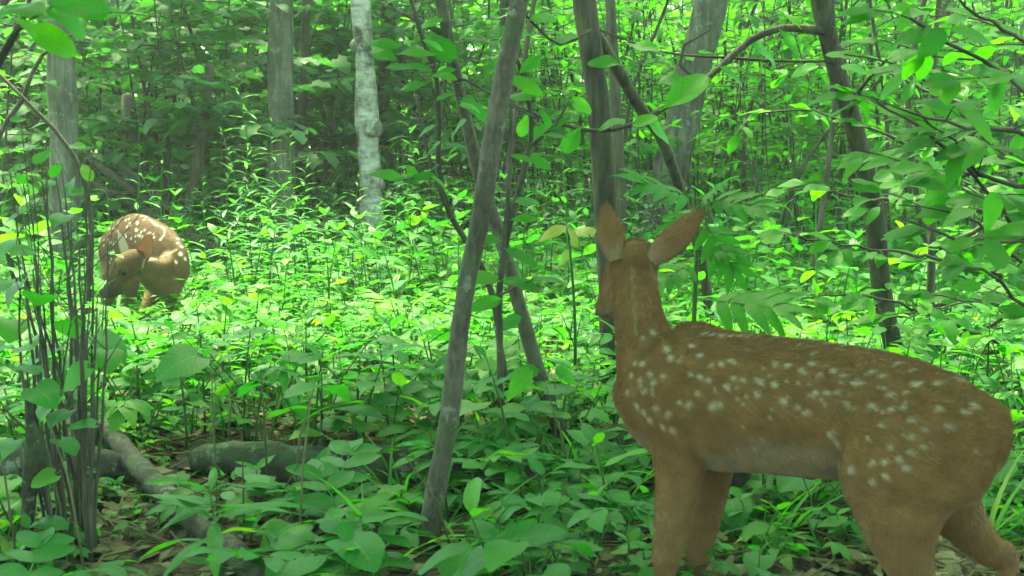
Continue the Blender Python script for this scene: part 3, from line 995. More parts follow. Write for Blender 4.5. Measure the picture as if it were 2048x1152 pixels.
# unseen crowns above the picture, placed to shade the camera's end of the clearing and the wood behind it
rg = np.random.default_rng(90)


def crown_mesh(R, thick, nleaf, L, seed):
    rg = np.random.default_rng(seed)
    B = Acc()
    nb = nleaf // 14
    c = rg.normal(0, 1, (nb, 3)); c /= np.linalg.norm(c, axis=1)[:, None]
    c *= (rg.uniform(.15, 1, nb) ** .5)[:, None]
    c = c * [R, R, thick]
    pos = np.repeat(c, 14, 0) + rg.normal(0, .17, (nb * 14, 3)) * [1, 1, .35]
    a = rg.uniform(0, 6.28, len(pos))
    d = np.stack([np.cos(a), np.sin(a), rg.normal(-.15, .3, len(pos))], -1)
    n = np.stack([rg.normal(0, .3, len(pos)), rg.normal(0, .3, len(pos)), np.ones(len(pos))], -1)
    m = frames(pos, d, n, L * rg.uniform(.7, 1.2, len(pos)))
    for j, key in enumerate([('ovate', 0), ('ellip', 1), ('ovate', 2)]):
        B.many(LO[key], m[j::3], rg.uniform(0, 1, len(m[j::3])))
    return B.mesh('crown')


CROWN = [crown_mesh(1.7, .8, 2600, .13, 1), crown_mesh(1.3, .6, 1700, .12, 2), crown_mesh(2.6, 1.2, 4200, .16, 3)]
for c in CROWN: c.materials.append(MAT['tree_leaf'])


def px_tree(name, label, spec, d0, d1, mat, top=4.0, crown=0, crown_off=(0, 0), branches=(), sides=10, lump=.05, cat='tree', group=None, step=.08, base=True, crown_scale=1.0):
    """trunk through the pixels of spec = [(px, py, radius px)...] from the ground up, going on above the picture to a crown at height top"""
    n = len(spec)
    w, r = [], []
    for i, (px, py, rp) in enumerate(spec):
        d = d0 + (d1 - d0) * i / max(1, n - 1)
        w.append(P(px, py, d)); r.append(M(rp, d))
    if base:
        b = w[0].copy(); dirn = (w[0] - w[1]).normalized()
        g = gz(b.x, b.y) - .04
        if b.z > g and dirn.z < -.1:
            b = b + dirn * ((b.z - g) / -dirn.z)
            w.insert(0, b); r.insert(0, r[0] * 1.25)
    root_at = w[0].copy()
    if top:
        t = w[-1]; dirn = (w[-1] - w[-2]).normalized()
        h = top - t.z
        if h > .2:
            m1 = t + Vector((dirn.x * .6, dirn.y * .6, max(.5, dirn.z))).normalized() * (h * .5)
            m2 = Vector((m1.x + dirn.x * h * .15, m1.y + dirn.y * h * .1, top))
            w += [m1, m2]; r += [r[-1] * .8, r[-1] * .45]
    root = empty(name, root_at)
    A = Acc()
    p, rr = resample([v - root_at for v in w], r, step)
    tube(A, p, rr, sides, lump=lump, seed=len(label), rough=.07)
    obj('trunk', A.mesh('trunk'), MAT[mat], root)
    for br in branches:
        bw = [P(px, py, dd) - root_at for (px, py, rp, dd) in br]
        bp, bq = resample(bw, [M(rp, dd) for (px, py, rp, dd) in br], .05)
        B = Acc(); tube(B, bp, bq, 7, lump=.05, seed=3)
        obj('branch', B.mesh('branch'), MAT[mat], root)
    if crown is not None and top:
        c = obj('crown', CROWN[crown], None, root)
        c.location = (w[-1].x - root_at.x + crown_off[0], w[-1].y - root_at.y + crown_off[1], w[-1].z - root_at.z)  # crown shifted off the trunk to steer where its shade falls
        c.rotation_euler = (0, 0, len(label) * .7)
        c.scale = (crown_scale,) * 3
        c['kind'] = 'stuff'
    tag(root, label, cat, group)
    return root


def add_leaves(root, items, mat='tree_leaf', kind='ellip', seed=1, name='leaf', tilt=.85):
    """items: (base px, py, tip px, py, distance): single leaves of a thing, with fine twig"""
    rg = np.random.default_rng(seed)
    lv = []
    for (bx, by, tx, ty, d) in items:
        b = P(bx, by, d); t = P(tx, ty, d + rg.uniform(-.05, .05))
        lv.append((kind, b - root.location, t - b, Vector((rg.normal(0, .3), -tilt + rg.normal(0, .25), 1)), (t - b).length * 1.05))
    leaf_objs(root, lv, mat, rg, name)


def add_twig(root, pts, mat='twig', name='twig'):
    w = [P(px, py, d) - root.location for (px, py, rp, d) in pts]
    p, r = resample(w, [M(rp, d) for (px, py, rp, d) in pts], .04)
    A = Acc(); tube(A, p, r, 6)
    return obj(name, A.mesh(name), MAT[mat], root)


# saplings and trunks that the photograph shows
curved = px_tree('sapling', 'curved grey sapling rising through the middle of the picture', [(846, 1128, 22), (868, 1000, 21), (895, 850, 20), (913, 700, 19), (933, 570, 18), (960, 440, 19), (985, 270, 20), (1010, 140, 19), (1036, 20, 18)],
                 2.72, 2.72, 'sapling', top=3.4, crown=1, crown_off=(-.2, -.2), step=.02, sides=18)
slender = px_tree('sapling', 'slender leaning sapling crossing behind the curved one', [(1147, 940, 15), (1110, 840, 15), (1075, 740, 15), (1040, 620, 14), (1008, 500, 14), (975, 400, 13), (945, 290, 13), (925, 200, 12), (905, 120, 12), (885, 20, 11)],
                  3.55, 3.3, 'sapling', top=4.0, crown=1, step=.04, crown_off=(-.75, .9), crown_scale=1.25,
                  branches=[[(893, 72, 7, 3.31), (855, 50, 6, 3.3), (812, 30, 4, 3.3), (760, 5, 3, 3.3)]])
wiry = px_tree('sapling', 'wiry dark stem with bright oval leaves behind the curved sapling', [(1062, 925, 6), (1022, 800, 6), (1000, 690, 7), (985, 590, 7), (945, 500, 6), (900, 430, 6), (878, 340, 6), (877, 240, 6), (867, 130, 6), (848, 85, 5), (828, 20, 4)],
               3.45, 3.15, 'twig', top=2.3, crown=None, step=.04, sides=7,
               branches=[[(896, 424, 4, 3.2), (862, 330, 4, 3.2), (832, 190, 3, 3.2)], [(875, 150, 4, 3.2), (930, 160, 3, 3.15), (1000, 200, 3, 3.1), (1080, 240, 2, 3.1)]])
forked = px_tree('sapling', 'thin forked stem close behind the curved sapling', [(1002, 900, 7), (1000, 700, 7), (1000, 560, 7), (1018, 450, 7), (1048, 340, 6), (1062, 280, 5), (1058, 200, 5), (1042, 140, 4), (1010, 60, 3)],
                 3.35, 3.1, 'twig', top=0, crown=None, step=.04, sides=7,
                 branches=[[(1000, 560, 5, 3.22), (1014, 420, 5, 3.25), (1022, 250, 4, 3.3), (1020, 150, 3, 3.3)], [(1063, 290, 4, 3.12), (1110, 250, 3, 3.1), (1140, 200, 2, 3.1)]])
darktrunk = px_tree('slim_tree', 'slim dark furrowed trunk standing behind the near fawn ears', [(1230, 830, 25), (1222, 600, 25), (1212, 400, 23), (1205, 300, 23), (1195, 200, 23), (1182, 100, 23), (1172, 20, 24)],
                    4.3, 4.3, 'dark_bark', top=4.6, crown=1, crown_off=(-.5, 0), crown_scale=1.25, step=.05, sides=12)
leanstem = px_tree('slim_tree', 'thin dark stem leaning against the slim dark trunk', [(1430, 720, 9), (1418, 620, 10), (1403, 520, 10), (1375, 430, 10), (1346, 340, 11), (1318, 270, 10), (1280, 215, 11), (1230, 130, 12), (1190, 65, 12)],
                   5.4, 4.5, 'dark_bark', top=0, crown=None, step=.05, sides=9)
rightlean = px_tree('slim_tree', 'dark stem leaning over the back of the near fawn', [(1800, 760, 20), (1780, 660, 19), (1762, 560, 19), (1750, 460, 19), (1735, 360, 18), (1705, 240, 18), (1670, 130, 18), (1645, 20, 20)],
                    4.6, 4.3, 'dark_bark', top=4.4, crown=None, step=.05, sides=12,
                    branches=[[(1648, 62, 10, 4.3), (1560, 56, 7.5, 4.25), (1500, 80, 7, 4.2), (1440, 135, 6.5, 4.15), (1395, 170, 6.5, 4.1), (1330, 215, 6, 4.05), (1260, 250, 5, 4.0), (1190, 262, 4.5, 3.95), (1130, 250, 4, 3.9), (1060, 225, 4, 3.85), (990, 190, 2, 3.8)],
                              [(1668, 122, 3, 4.3), (1560, 122, 3, 4.3), (1450, 115, 3, 4.3), (1330, 105, 2, 4.3), (1200, 60, 2, 4.3)],
                              [(1400, 168, 4, 4.1), (1360, 130, 4, 4.1), (1368, 90, 3, 4.1), (1420, 60, 2, 4.1)],
                              [(1700, 226, 5, 4.32), (1720, 180, 4, 4.2), (1800, 90, 3, 4.1)],
                              [(1180, 60, 3, 3.6), (1120, 90, 3, 3.5), (1050, 30, 3, 3.4)]])
birch = px_tree('birch_tree', 'pale smooth trunk with dark scars at the back of the clearing', [(755, 545, 25), (747, 450, 24), (742, 380, 23), (737, 290, 22), (734, 200, 22), (728, 110, 19), (722, 20, 19)], 9.0, 9.0, 'birch', top=6.5, crown=None, step=.1, sides=14, lump=.06)
for (px_, py_, rp_) in [(712, 92, 13), (736, 150, 10), (752, 258, 15), (729, 262, 9), (746, 196, 9), (760, 372, 11)]:
    c_ = P(px_, py_, 8.985) - birch.location
    A = Acc(); R_ = M(rp_, 8.95)
    tube(A, [c_ + Vector((-.1 * R_, .3 * R_, -1.3 * R_)), c_ + Vector((0, 0, -.6 * R_)), c_ + Vector((0, -.1 * R_, 0)), c_ + Vector((0, 0, .6 * R_)), c_ + Vector((.1 * R_, .3 * R_, 1.4 * R_))], [R_ * .25, R_ * .8, R_ * .95, R_ * .75, R_ * .2], 12, rough=.25, seed=py_)
    obj('knot', A.mesh('knot'), MAT['bark'], birch)
px_tree('forest_tree', 'thick grey trunk with a bright lit edge behind dark maple leaves', [(566, 500, 30), (562, 300, 27), (560, 160, 25), (563, 20, 24)], 9.1, 9.1, 'bark', top=6, crown=2, step=.12, sides=14, crown_off=(.2, 4), crown_scale=.7)
px_tree('forest_tree', 'thick grey trunk behind the big hanging leaf', [(130, 520, 34), (128, 280, 28), (124, 180, 27), (121, 20, 27)], 8.3, 8.3, 'bark', top=6, crown=2, crown_off=(.8, 4.4), crown_scale=.75, step=.12, sides=14)
px_tree('forest_tree', 'broken grey trunk beside the fallen poles behind the far fawn', [(275, 550, 17), (268, 400, 16), (262, 280, 17), (256, 190, 12)], 9.6, 9.6, 'bark', top=0, crown=None, step=.1)
px_tree('forest_tree', 'big furrowed trunk leaning behind the near fawn ears', [(1296, 560, 40), (1322, 430, 36), (1352, 300, 35), (1385, 150, 33), (1415, 20, 34)], 9.2, 9.2, 'bark', top=6, crown=2, step=.1, sides=14, crown_off=(1, 1))
TR = [('dark upright stem beside the thick grey trunk', [(600, 480, 9), (598, 330, 9), (608, 150, 9), (612, 20, 9)], 10.4, 'dark_bark'),
      ('dark stem close behind the pale smooth trunk', [(795, 500, 12), (768, 200, 11), (775, 20, 11)], 11, 'dark_bark'),
      ('short dark stem leaning among the maple shrubs', [(375, 420, 9), (395, 320, 10), (410, 240, 10), (420, 130, 8)], 8.8, 'dark_bark'),
      ('far grey trunk in the bright wood beyond the leaning stem', [(1547, 430, 15), (1543, 200, 14), (1543, 20, 14)], 16, 'bark'),
      ('dark stem standing just behind the slim dark trunk', [(1248, 560, 12), (1237, 300, 11), (1222, 20, 10)], 8.2, 'dark_bark'),
      ('dark trunk half hidden behind the curved sapling', [(1032, 530, 23), (1026, 300, 22), (1018, 20, 19)], 10, 'dark_bark'),
      ('dark trunk at the very edge beside the thick grey trunk', [(30, 520, 14), (22, 300, 13), (10, 20, 12)], 12, 'dark_bark'),
      ('grey trunk deep in the wood between the pale trunk and the tall goldenrod', [(668, 440, 12), (664, 200, 12), (655, 20, 11)], 17, 'bark'),
      ('far grey trunk between the slim dark trunk and the leaning one', [(1468, 430, 13), (1475, 200, 12), (1480, 20, 12)], 18, 'bark'),
      ('dark trunk in the bright wood above the fawn back', [(1662, 450, 10), (1668, 250, 10), (1672, 20, 10)], 14, 'dark_bark'),
      ('grey trunk seen through leaves above the fawn rump', [(1905, 470, 16), (1900, 250, 15), (1893, 20, 15)], 12, 'bark'),
      ('far dark trunk beside the wiry leafy stem', [(840, 440, 9), (838, 200, 9), (842, 20, 9)], 15, 'dark_bark'),
      ('thin far trunk between the curved and slim dark trunks', [(1118, 440, 9), (1112, 200, 9), (1103, 20, 9)], 16, 'dark_bark'),
      ('far trunk behind the layered maple shrubs', [(345, 430, 11), (340, 200, 11), (338, 20, 11)], 16, 'bark'),
      ('thin far trunk over the far fawn', [(240, 430, 8), (236, 200, 8), (230, 20, 8)], 14, 'dark_bark'),
      ('far trunk at the edge above the rump', [(2010, 450, 12), (2004, 200, 12), (1996, 20, 12)], 15, 'bark')]
for i, (lab, spec, d, mat) in enumerate(TR):
    px_tree('forest_tree', lab, spec, d, d, mat, top=6.0 + i % 3 if i not in (2,) else 0, crown=[None, None, None, 1, None, 0][i % 6], step=.15, group='trees of the wood behind the clearing')

# unseen trees added for shade beside and behind the camera end: their trunks are out of the picture
for i, (x, y, h, c, s) in enumerate([(-2.6, 1.0, 4.6, 2, .75), (2.3, .9, 4.8, 2, .8), (0.4, -.6, 4.5, 2, .9), (4.2, 2.6, 5.2, 2, .8), (-3.9, 2.6, 5.0, 2, .7), (5.6, 6.5, 5.6, 2, .8), (-5.4, 6.2, 5.6, 2, .8)]):
    r = empty('unseen_canopy_tree', (x, y, -.02))
    A = Acc(); p, q = resample([(0, 0, 0), (.05, .03, h * .5), (0, .1, h)], [.09, .07, .04], .2); tube(A, p, q, 10, lump=.04, seed=i)
    obj('trunk', A.mesh('trunk'), MAT['bark'], r)
    c = obj('crown', CROWN[c], None, r); c.location = (0, .1, h); c.scale = (s, s, s); c.rotation_euler = (0, 0, i * 1.1); c['kind'] = 'stuff'
    tag(r, ['unseen tree added so its crown shades the heart-leaved shrub', 'unseen tree added with a crown to shade the near fawn', 'unseen tree added behind the camera, its spreading crown casting shade',
            'unseen tree added for shade beyond the near fawn rump', 'unseen tree added for shade beyond the heart-leaved shrub', 'unseen tree added to shade the bright wood', 'unseen tree added to shade the maple shrubs'][i], 'tree', 'unseen shade trees around the camera')

# the wood far behind: nobody could count it
rg = np.random.default_rng(40)
far = Acc()
n = 95000
y = rg.uniform(24, 46, n); x = rg.uniform(-1, 1, n) * (y * .42 + 1); z = rg.uniform(0, 1, n) ** .9 * 9.5
keep = (np.sin(x * 1.1 + 2) + np.sin(z * 2.2 + x * .7) + np.sin(y * .8) + rg.normal(0, .9, n)) > -1.5
x, y, z = x[keep], y[keep], z[keep]; n = len(x)
a = rg.uniform(0, 6.28, n)
m = frames(np.stack([x, y, z], -1), np.stack([np.cos(a), np.sin(a), rg.normal(0, .4, n)], -1), np.stack([rg.normal(0, .5, n), rg.normal(0, .5, n), np.ones(n)], -1), rg.uniform(.14, .3, n))
tpl = leaf('ovate', 2, 2, .2, .2, .02, 0)
far.many(tpl, m, rg.uniform(0, 1, n))
for i in range(70):
    yy = rg.uniform(24, 44); xx = rg.uniform(-1, 1) * (yy * .42)
    tube(far, [(xx, yy, -.1), (xx + rg.normal(0, .3), yy, 4), (xx + rg.normal(0, .6), yy, 9)], [.16, .12, .08], 6, var=.5)
tag(obj('distant_woods', far.mesh('distant_woods'), MAT['tree_leaf']), 'bright far wood closing the view behind the clearing', 'woods', kind='stuff')

# ------------------------------------------------------------------ leaves in front of the trunks
add_leaves(wiry, [(858, 140, 776, 128, 3.1), (850, 169, 797, 172, 3.12), (910, 140, 872, 138, 3.1), (805, 356, 753, 336, 3.1), (818, 362, 862, 343, 3.1), (806, 366, 780, 366, 3.08),
                  (835, 362, 815, 330, 3.12), (923, 212, 966, 208, 3.05), (890, 291, 932, 285, 3.1), (880, 285, 850, 310, 3.1), (852, 395, 833, 408, 3.15), (862, 352, 905, 372, 3.1), (872, 250, 835, 262, 3.12),
                  (868, 110, 800, 95, 3.1), (848, 82, 890, 90, 3.1), (876, 200, 905, 180, 3.1), (900, 440, 870, 470, 3.2), (868, 150, 905, 145, 3.1), (790, 120, 740, 92, 3.1), (800, 95, 735, 70, 3.1), (1000, 560, 925, 545, 3.25)], 'tree_leaf', 'ellip', 3)
add_twig(wiry, [(876, 330, 3, 3.2), (845, 352, 2, 3.12), (805, 360, 1.5, 3.08)]); add_twig(wiry, [(868, 130, 3, 3.17), (830, 140, 2, 3.12), (790, 110, 1.5, 3.1)])
add_leaves(forked, [(968, 152, 1022, 112, 3.05), (1021, 156, 1078, 173, 3.05), (990, 130, 1030, 100, 3.0), (1086, 271, 1134, 271, 3.05), (1082, 222, 1105, 250, 3.1), (1025, 312, 1062, 316, 3.1), (1062, 316, 1100, 335, 3.1),
                    (1033, 405, 1080, 396, 3.1), (1025, 440, 1075, 434, 3.1), (1060, 200, 1015, 175, 3.1), (1042, 145, 1080, 110, 3.1), (1012, 62, 1060, 60, 3.1), (1100, 260, 1130, 235, 3.1), (1015, 500, 1070, 520, 3.1), (1000, 600, 940, 615, 3.2),
                    (1000, 480, 960, 470, 3.2), (1065, 560, 1130, 545, 3.1), (1010, 560, 1065, 560, 3.15)], 'tree_leaf', 'ellip', 4)
add_twig(forked, [(1000, 590, 3, 3.2), (1040, 570, 2, 3.15), (1065, 560, 1.5, 3.1)])
add_leaves(slender, [(905, 120, 850, 60, 3.2), (925, 200, 985, 230, 3.2), (885, 40, 830, 45, 3.2), (930, 245, 890, 262, 3.2), (960, 360, 1000, 372, 3.2), (1040, 640, 985, 655, 3.3), (1075, 745, 1010, 740, 3.3), (1060, 740, 1010, 790, 3.2), (1112, 740, 1160, 760, 3.4)], 'tree_leaf', 'ovate', 5)
add_leaves(rightlean, [(1143, 193, 1182, 222, 3.8), (1180, 228, 1150, 205, 3.9), (1330, 215, 1410, 150, 4.0), (1395, 172, 1330, 150, 4.1), (1260, 250, 1310, 235, 4.0), (1200, 262, 1240, 225, 3.9), (1440, 135, 1490, 160, 4.1), (1100, 245, 1060, 275, 3.85),
                       (1240, 130, 1180, 110, 4.2), (1320, 105, 1270, 80, 4.2), (1560, 60, 1600, 110, 4.2), (1500, 84, 1560, 120, 4.2), (1290, 240, 1340, 280, 4.0), (1060, 228, 1040, 270, 3.8), (1160, 258, 1130, 300, 3.9), (1110, 90, 1150, 60, 3.5), (1060, 40, 1110, 30, 3.4), (1600, 56, 1580, 20, 4.2),
                       (1720, 180, 1760, 210, 4.2), (1740, 150, 1700, 120, 4.15)], 'tree_leaf', 'obov', 6)

# yellow-green sprig at the slim dark trunk
r = empty('yellowing_sprig', P(1140, 800, 4.0) * 1.0); r.location.z = gz(r.location.x, 4.0)
add_twig(r, [(1150, 860, 4, 4.0), (1148, 600, 3, 3.95), (1136, 456, 2, 3.9)], 'stem', 'stem')
MAT['yellow'] = leaf_mat('yellowing_leaf_material', [(0, (.13, .16, .03)), (.5, (.18, .17, .035)), (1, (.1, .16, .03))])
add_leaves(r, [(1132, 454, 1080, 468, 3.9), (1138, 456, 1157, 486, 3.9), (1140, 470, 1185, 450, 3.92), (1146, 500, 1110, 525, 3.95)], 'yellow', 'ellip', 2)
tag(r, 'sprig with yellowing drooping leaves in front of the slim dark trunk', 'plant')

# walnut-like seedling over the far ear of the near fawn
p = P(1390, 640, 3.5)
r = empty('walnut_seedling', (p.x, 3.5, gz(p.x, 3.5)))
add_twig(r, [(1378, 930, 6, 3.5), (1388, 640, 5, 3.5), (1398, 400, 4, 3.5)], 'stem', 'stem')
rgw = np.random.default_rng(8)
lv = []
for (bx, by, tx, ty) in [(1398, 402, 1262, 344), (1400, 398, 1545, 408), (1400, 410, 1330, 470), (1398, 400, 1460, 350), (1396, 430, 1490, 560), (1396, 520, 1300, 570), (1394, 500, 1480, 500), (1392, 600, 1610, 610)]:
    b, t = P(bx, by, 3.5), P(tx, ty, 3.4)
    lv.append(('walnut', b - r.location, t - b, Vector((0, -.6, 1)), (t - b).length))
leaf_objs(r, lv, 'tree_leaf', rgw, 'compound_leaf')
tag(r, 'seedling with long feather-like leaves behind the near fawn ears', 'plant')


# ------------------------------------------------------------------ shrub with heart-shaped leaves and many dark stems
rg = np.random.default_rng(14)
o = P(150, 1115, 2.8); o.z = gz(o.x, 2.8) - .01
shrub = empty('heart_leaf_shrub', o)
LPX = [(190, 672, 75), (140, 640, 62), (120, 690, 80), (30, 735, 75), (70, 775, 70), (112, 800, 62), (135, 822, 55), (25, 640, 60), (85, 590, 70), (30, 880, 60), (120, 880, 55), (45, 560, 60),
       (60, 240, 40), (75, 290, 42), (58, 330, 40), (105, 300, 50), (140, 290, 50), (80, 360, 42), (150, 355, 52), (120, 330, 44), (40, 350, 40), (30, 300, 36), (135, 385, 40), (165, 330, 45), (20, 400, 60), (60, 420, 55), (130, 430, 45),
       (10, 690, 60), (175, 735, 60), (60, 850, 62), (190, 850, 50), (20, 960, 60), (110, 950, 50), (215, 700, 60), (50, 690, 60), (150, 760, 58), (95, 730, 62), (5, 800, 60), (10, 560, 60), (60, 500, 44), (25, 480, 50)]
lv = []
for i in range(24):
    bx, d = rg.uniform(100, 215), rg.uniform(2.62, 3.0)
    ty = rg.uniform(240, 620); tx = bx + rg.normal(-25, 45)
    top = P(max(15, tx), ty, d + rg.normal(0, .1)); base = P(bx, 1000, d); base.z = gz(base.x, d) - .02
    mid = base.lerp(top, .45) + Vector((rg.normal(0, .015), rg.normal(0, .02), 0))
    rr = rg.uniform(2.0, 5.4)
    p_, r_ = resample([base - o, mid - o, top - o], [M(rr * 1.2, d), M(rr, d), M(rr * .35, d)], .07)
    p_ = p_ + rg.normal(0, .0025, p_.shape)
    A = Acc(); tube(A, p_, r_, 6, lump=.08, seed=i)
    obj('stem', A.mesh('stem'), MAT['twig'], shrub)
    for k in range(2):
        j = int(len(p_) * rg.uniform(.45, .95)); a = rg.uniform(0, 6.28); l = rg.uniform(.05, .16)
        A = Acc(); tube(A, [p_[j], p_[j] + [math.cos(a) * l * .5, math.sin(a) * l * .4, l * .5], p_[j] + [math.cos(a) * l, math.sin(a) * l * .7, l * 1.1]], [r_[j] * .5, r_[j] * .4, .0008], 5)
        obj('twig', A.mesh('twig'), MAT['twig'], shrub)
for (px, py, l) in LPX:
    d = rg.uniform(2.5, 2.95); s = M(l, d)
    c = P(px, py, d) - o
    a = rg.choice([rg.uniform(-2.6, -.5), rg.uniform(0, 6.28)])
    dr = Vector((math.cos(a), math.sin(a) * .8, rg.uniform(-.45, .1)))
    lv.append(('heart' if py > 420 else 'obov', c, dr, Vector((rg.normal(0, .3), -.3 + rg.normal(0, .3), 1)), s * 1.02))
leaf_objs(shrub, lv, 'herb', rg)
tag(shrub, 'shrub of many thin dark stems with heart-shaped leaves at the side', 'shrub')

# twig with the big hanging leaf close to the camera
o = P(-120, 120, 1.7)
r = empty('overhanging_twig', o)
add_twig(r, [(-140, 300, 12, 1.7), (-40, 190, 10, 1.7), (20, 85, 8, 1.7), (45, 40, 6, 1.7), (70, -30, 4, 1.7)])
add_twig(r, [(30, 65, 5, 1.7), (60, 40, 3, 1.68), (110, 10, 2, 1.66)])
add_leaves(r, [(45, 52, 150, 100, 1.66), (30, 40, 84, 58, 1.62), (90, 20, 182, 52, 1.66), (5, 60, -60, 90, 1.68), (10, 20, 60, -10, 1.66), (20, 30, -40, 20, 1.7), (100, 5, 200, 10, 1.66), (50, 35, 130, 30, 1.7)], 'tree_leaf', 'obov', 9, tilt=1.5)
tag(r, 'dark twig with one big hanging yellow-green leaf at the upper corner', 'branch')

# long bare stems crossing behind the shrub
for lab, pts, d in [('bare dark branch slanting across the thick grey trunk', [(-20, 130, 3.5), (60, 210, 4), (110, 260, 4.5), (140, 300, 5)], 5.5),
                    ('bare branch forking beside the thick grey trunk', [(15, 240, 5), (45, 200, 5), (62, 150, 4.5), (85, 110, 4), (160, 60, 3)], 6.0),
                    ]:
    o = P(*pts[0][:2], d); o.x -= .05
    A = Acc()
    w = [P(x_, y_, d) - o for x_, y_, _ in pts]
    if pts[-1][1] > pts[0][1]: w, pts = w[::-1], pts[::-1]       # from the ground up
    w = [Vector((w[0].x + .03, 0.05, -o.z))] + w
    rr_ = [M(pts[0][2] * 1.2, d)] + [M(q_[2], d) for q_ in pts]
    p_, r_ = resample(w, rr_, .08); tube(A, p_, r_, 7, lump=.06)
    r = empty('bare_sapling', o); obj('stem', A.mesh('stem'), MAT['dark_bark'], r)
    tag(r, lab, 'sapling')


# ------------------------------------------------------------------ leafy twigs at the other side, over the near fawn's back
def leafy_shrub(o, BR, label, seed, stem_pts, Lr, every=2, per=3):
    rg = np.random.default_rng(seed)
    o = Vector(o); o.z = gz(o.x, o.y)
    root = empty('leafy_shrub', o)
    lv = []
    A = Acc(); p_, r_ = resample(stem_pts, [.016, .014, .011, .006], .08); tube(A, p_, r_, 8, lump=.05)
    obj('stem', A.mesh('stem'), MAT['twig'], root)
    for b in BR:
        w = [P(x_, y_, d_) - o for x_, y_, _, d_ in b]
        w = [Vector((stem_pts[1][0], stem_pts[1][1], max(.15, w[0].z - .12)))] + w
        rr_ = [.008] + [M(q, d_) for _, _, q, d_ in b]
        p_, r_ = resample(w, rr_, .045)
        p_ = p_ + rg.normal(0, .004, p_.shape)
        A = Acc(); tube(A, p_, r_, 6, lump=.08)
        obj('branch', A.mesh('branch'), MAT['twig'], root)
        n_ = len(p_)
        for k in range(int(n_ * .22), n_, every):
            t = p_[min(k + 1, n_ - 1)] - p_[k - 1]; t = t / np.linalg.norm(t)
            side = np.cross(t, [0, 0, 1]); sg = 1 if (k // every) % 2 else -1
            tl = rg.uniform(.03, .13)
            td = t * .6 + side * sg * .8 + np.array([0, 0, rg.normal(.05, .2)])
            e = p_[k] + td * tl
            A = Acc(); tube(A, [p_[k], p_[k] + td * tl * .5 + [0, 0, .004], e], [.002, .0016, .001], 5)
            obj('twig', A.mesh('twig'), MAT['twig'], root)
            for q in range(per):
                ld = td * .5 + t * rg.normal(.1, .6) + np.array([rg.normal(-.25, .6), rg.normal(0, .35), rg.normal(-.08, .14)])
                s_ = rg.uniform(*Lr)
                ld = ld / np.linalg.norm(ld)
                lv.append((['ellip', 'ellip', 'ovate', 'obov'][int(rg.integers(0, 4))], e - td * tl * .4 * (q == 2) + ld * .12 * s_, ld, np.array([rg.normal(0, .3), -.55 + rg.normal(0, .3), 1]), s_))
    lv = [lv[i_] for i_ in rg.permutation(len(lv))[:300]]
    leaf_objs(root, lv, 'tree_leaf', rg)
    tag(root, label, 'shrub', 'leafy shrubs beside the near fawn')


leafy_shrub((1.35, 3.1, 0), [
    [(2120, 560, 5, 3.1), (2000, 420, 4, 2.9), (1900, 300, 4, 2.8), (1810, 240, 3, 2.7), (1745, 195, 2, 2.65)],
    [(2120, 300, 6, 3.1), (2020, 260, 5, 2.8), (1930, 245, 4, 2.7), (1850, 235, 3, 2.65), (1765, 200, 2, 2.6)],
    [(2120, 200, 6, 3.1), (2000, 140, 5, 2.8), (1900, 85, 4, 2.7), (1820, 30, 3, 2.6)],
    [(2110, 420, 5, 3.1), (2030, 370, 5, 2.9), (1960, 340, 4, 2.85), (1900, 280, 3, 2.8), (1830, 215, 2, 2.75)],
    [(2120, 520, 5, 3.1), (2000, 480, 4, 2.8), (1880, 470, 3, 2.7), (1800, 440, 2, 2.7)],
    [(2110, 120, 5, 3.1), (2010, 60, 4, 2.9), (1930, 10, 3, 2.8), (1880, -40, 2, 2.8)],
    [(2120, 380, 5, 3.1), (1990, 300, 4, 3.2), (1880, 180, 3, 3.3), (1790, 130, 2, 3.3), (1690, 110, 1.5, 3.3)],
    [(2110, 650, 5, 3.1), (2030, 600, 4, 2.9), (1960, 540, 3, 2.85), (1890, 560, 2, 2.8)],
    [(2100, 480, 4, 3.1), (1960, 400, 3, 3.3), (1830, 330, 2, 3.4), (1720, 300, 1.5, 3.4)]],
    'leafy shrub reaching large level leaves over the rump of the near fawn', 52, [(0, 0, -.02), (.05, .05, .6), (.02, .1, 1.2), (.1, .1, 2.0)], (.06, .098))
leafy_shrub((1.45, 4.6, 0), [
    [(2000, 700, 5, 4.4), (1900, 640, 4, 4.2), (1800, 610, 3, 4.0), (1700, 590, 2, 3.9), (1600, 600, 1.5, 3.8)],
    [(2000, 560, 5, 4.4), (1880, 520, 4, 4.2), (1760, 500, 3, 4.0), (1640, 480, 2, 3.9), (1540, 470, 1.5, 3.8)],
    [(1980, 440, 5, 4.4), (1860, 400, 4, 4.2), (1740, 400, 3, 4.1), (1620, 380, 2, 4.0), (1530, 390, 1.5, 3.9)],
    [(1960, 320, 5, 4.4), (1840, 300, 4, 4.4), (1720, 250, 3, 4.4), (1600, 220, 2, 4.4), (1500, 230, 1.5, 4.4)],
    [(2000, 640, 4, 4.4), (1950, 600, 3, 4.1), (1860, 620, 2, 4.0), (1780, 660, 1.5, 3.9)],
    [(1960, 240, 4, 4.4), (1850, 180, 3, 4.5), (1720, 130, 2, 4.5), (1600, 140, 1.5, 4.5)]],
    'leafy shrub with sprays of oval leaves between the leaning stem and the near fawn back', 53, [(0, 0, -.02), (.0, .0, .6), (.02, .1, 1.2), (.1, .1, 2.0)], (.055, .09))

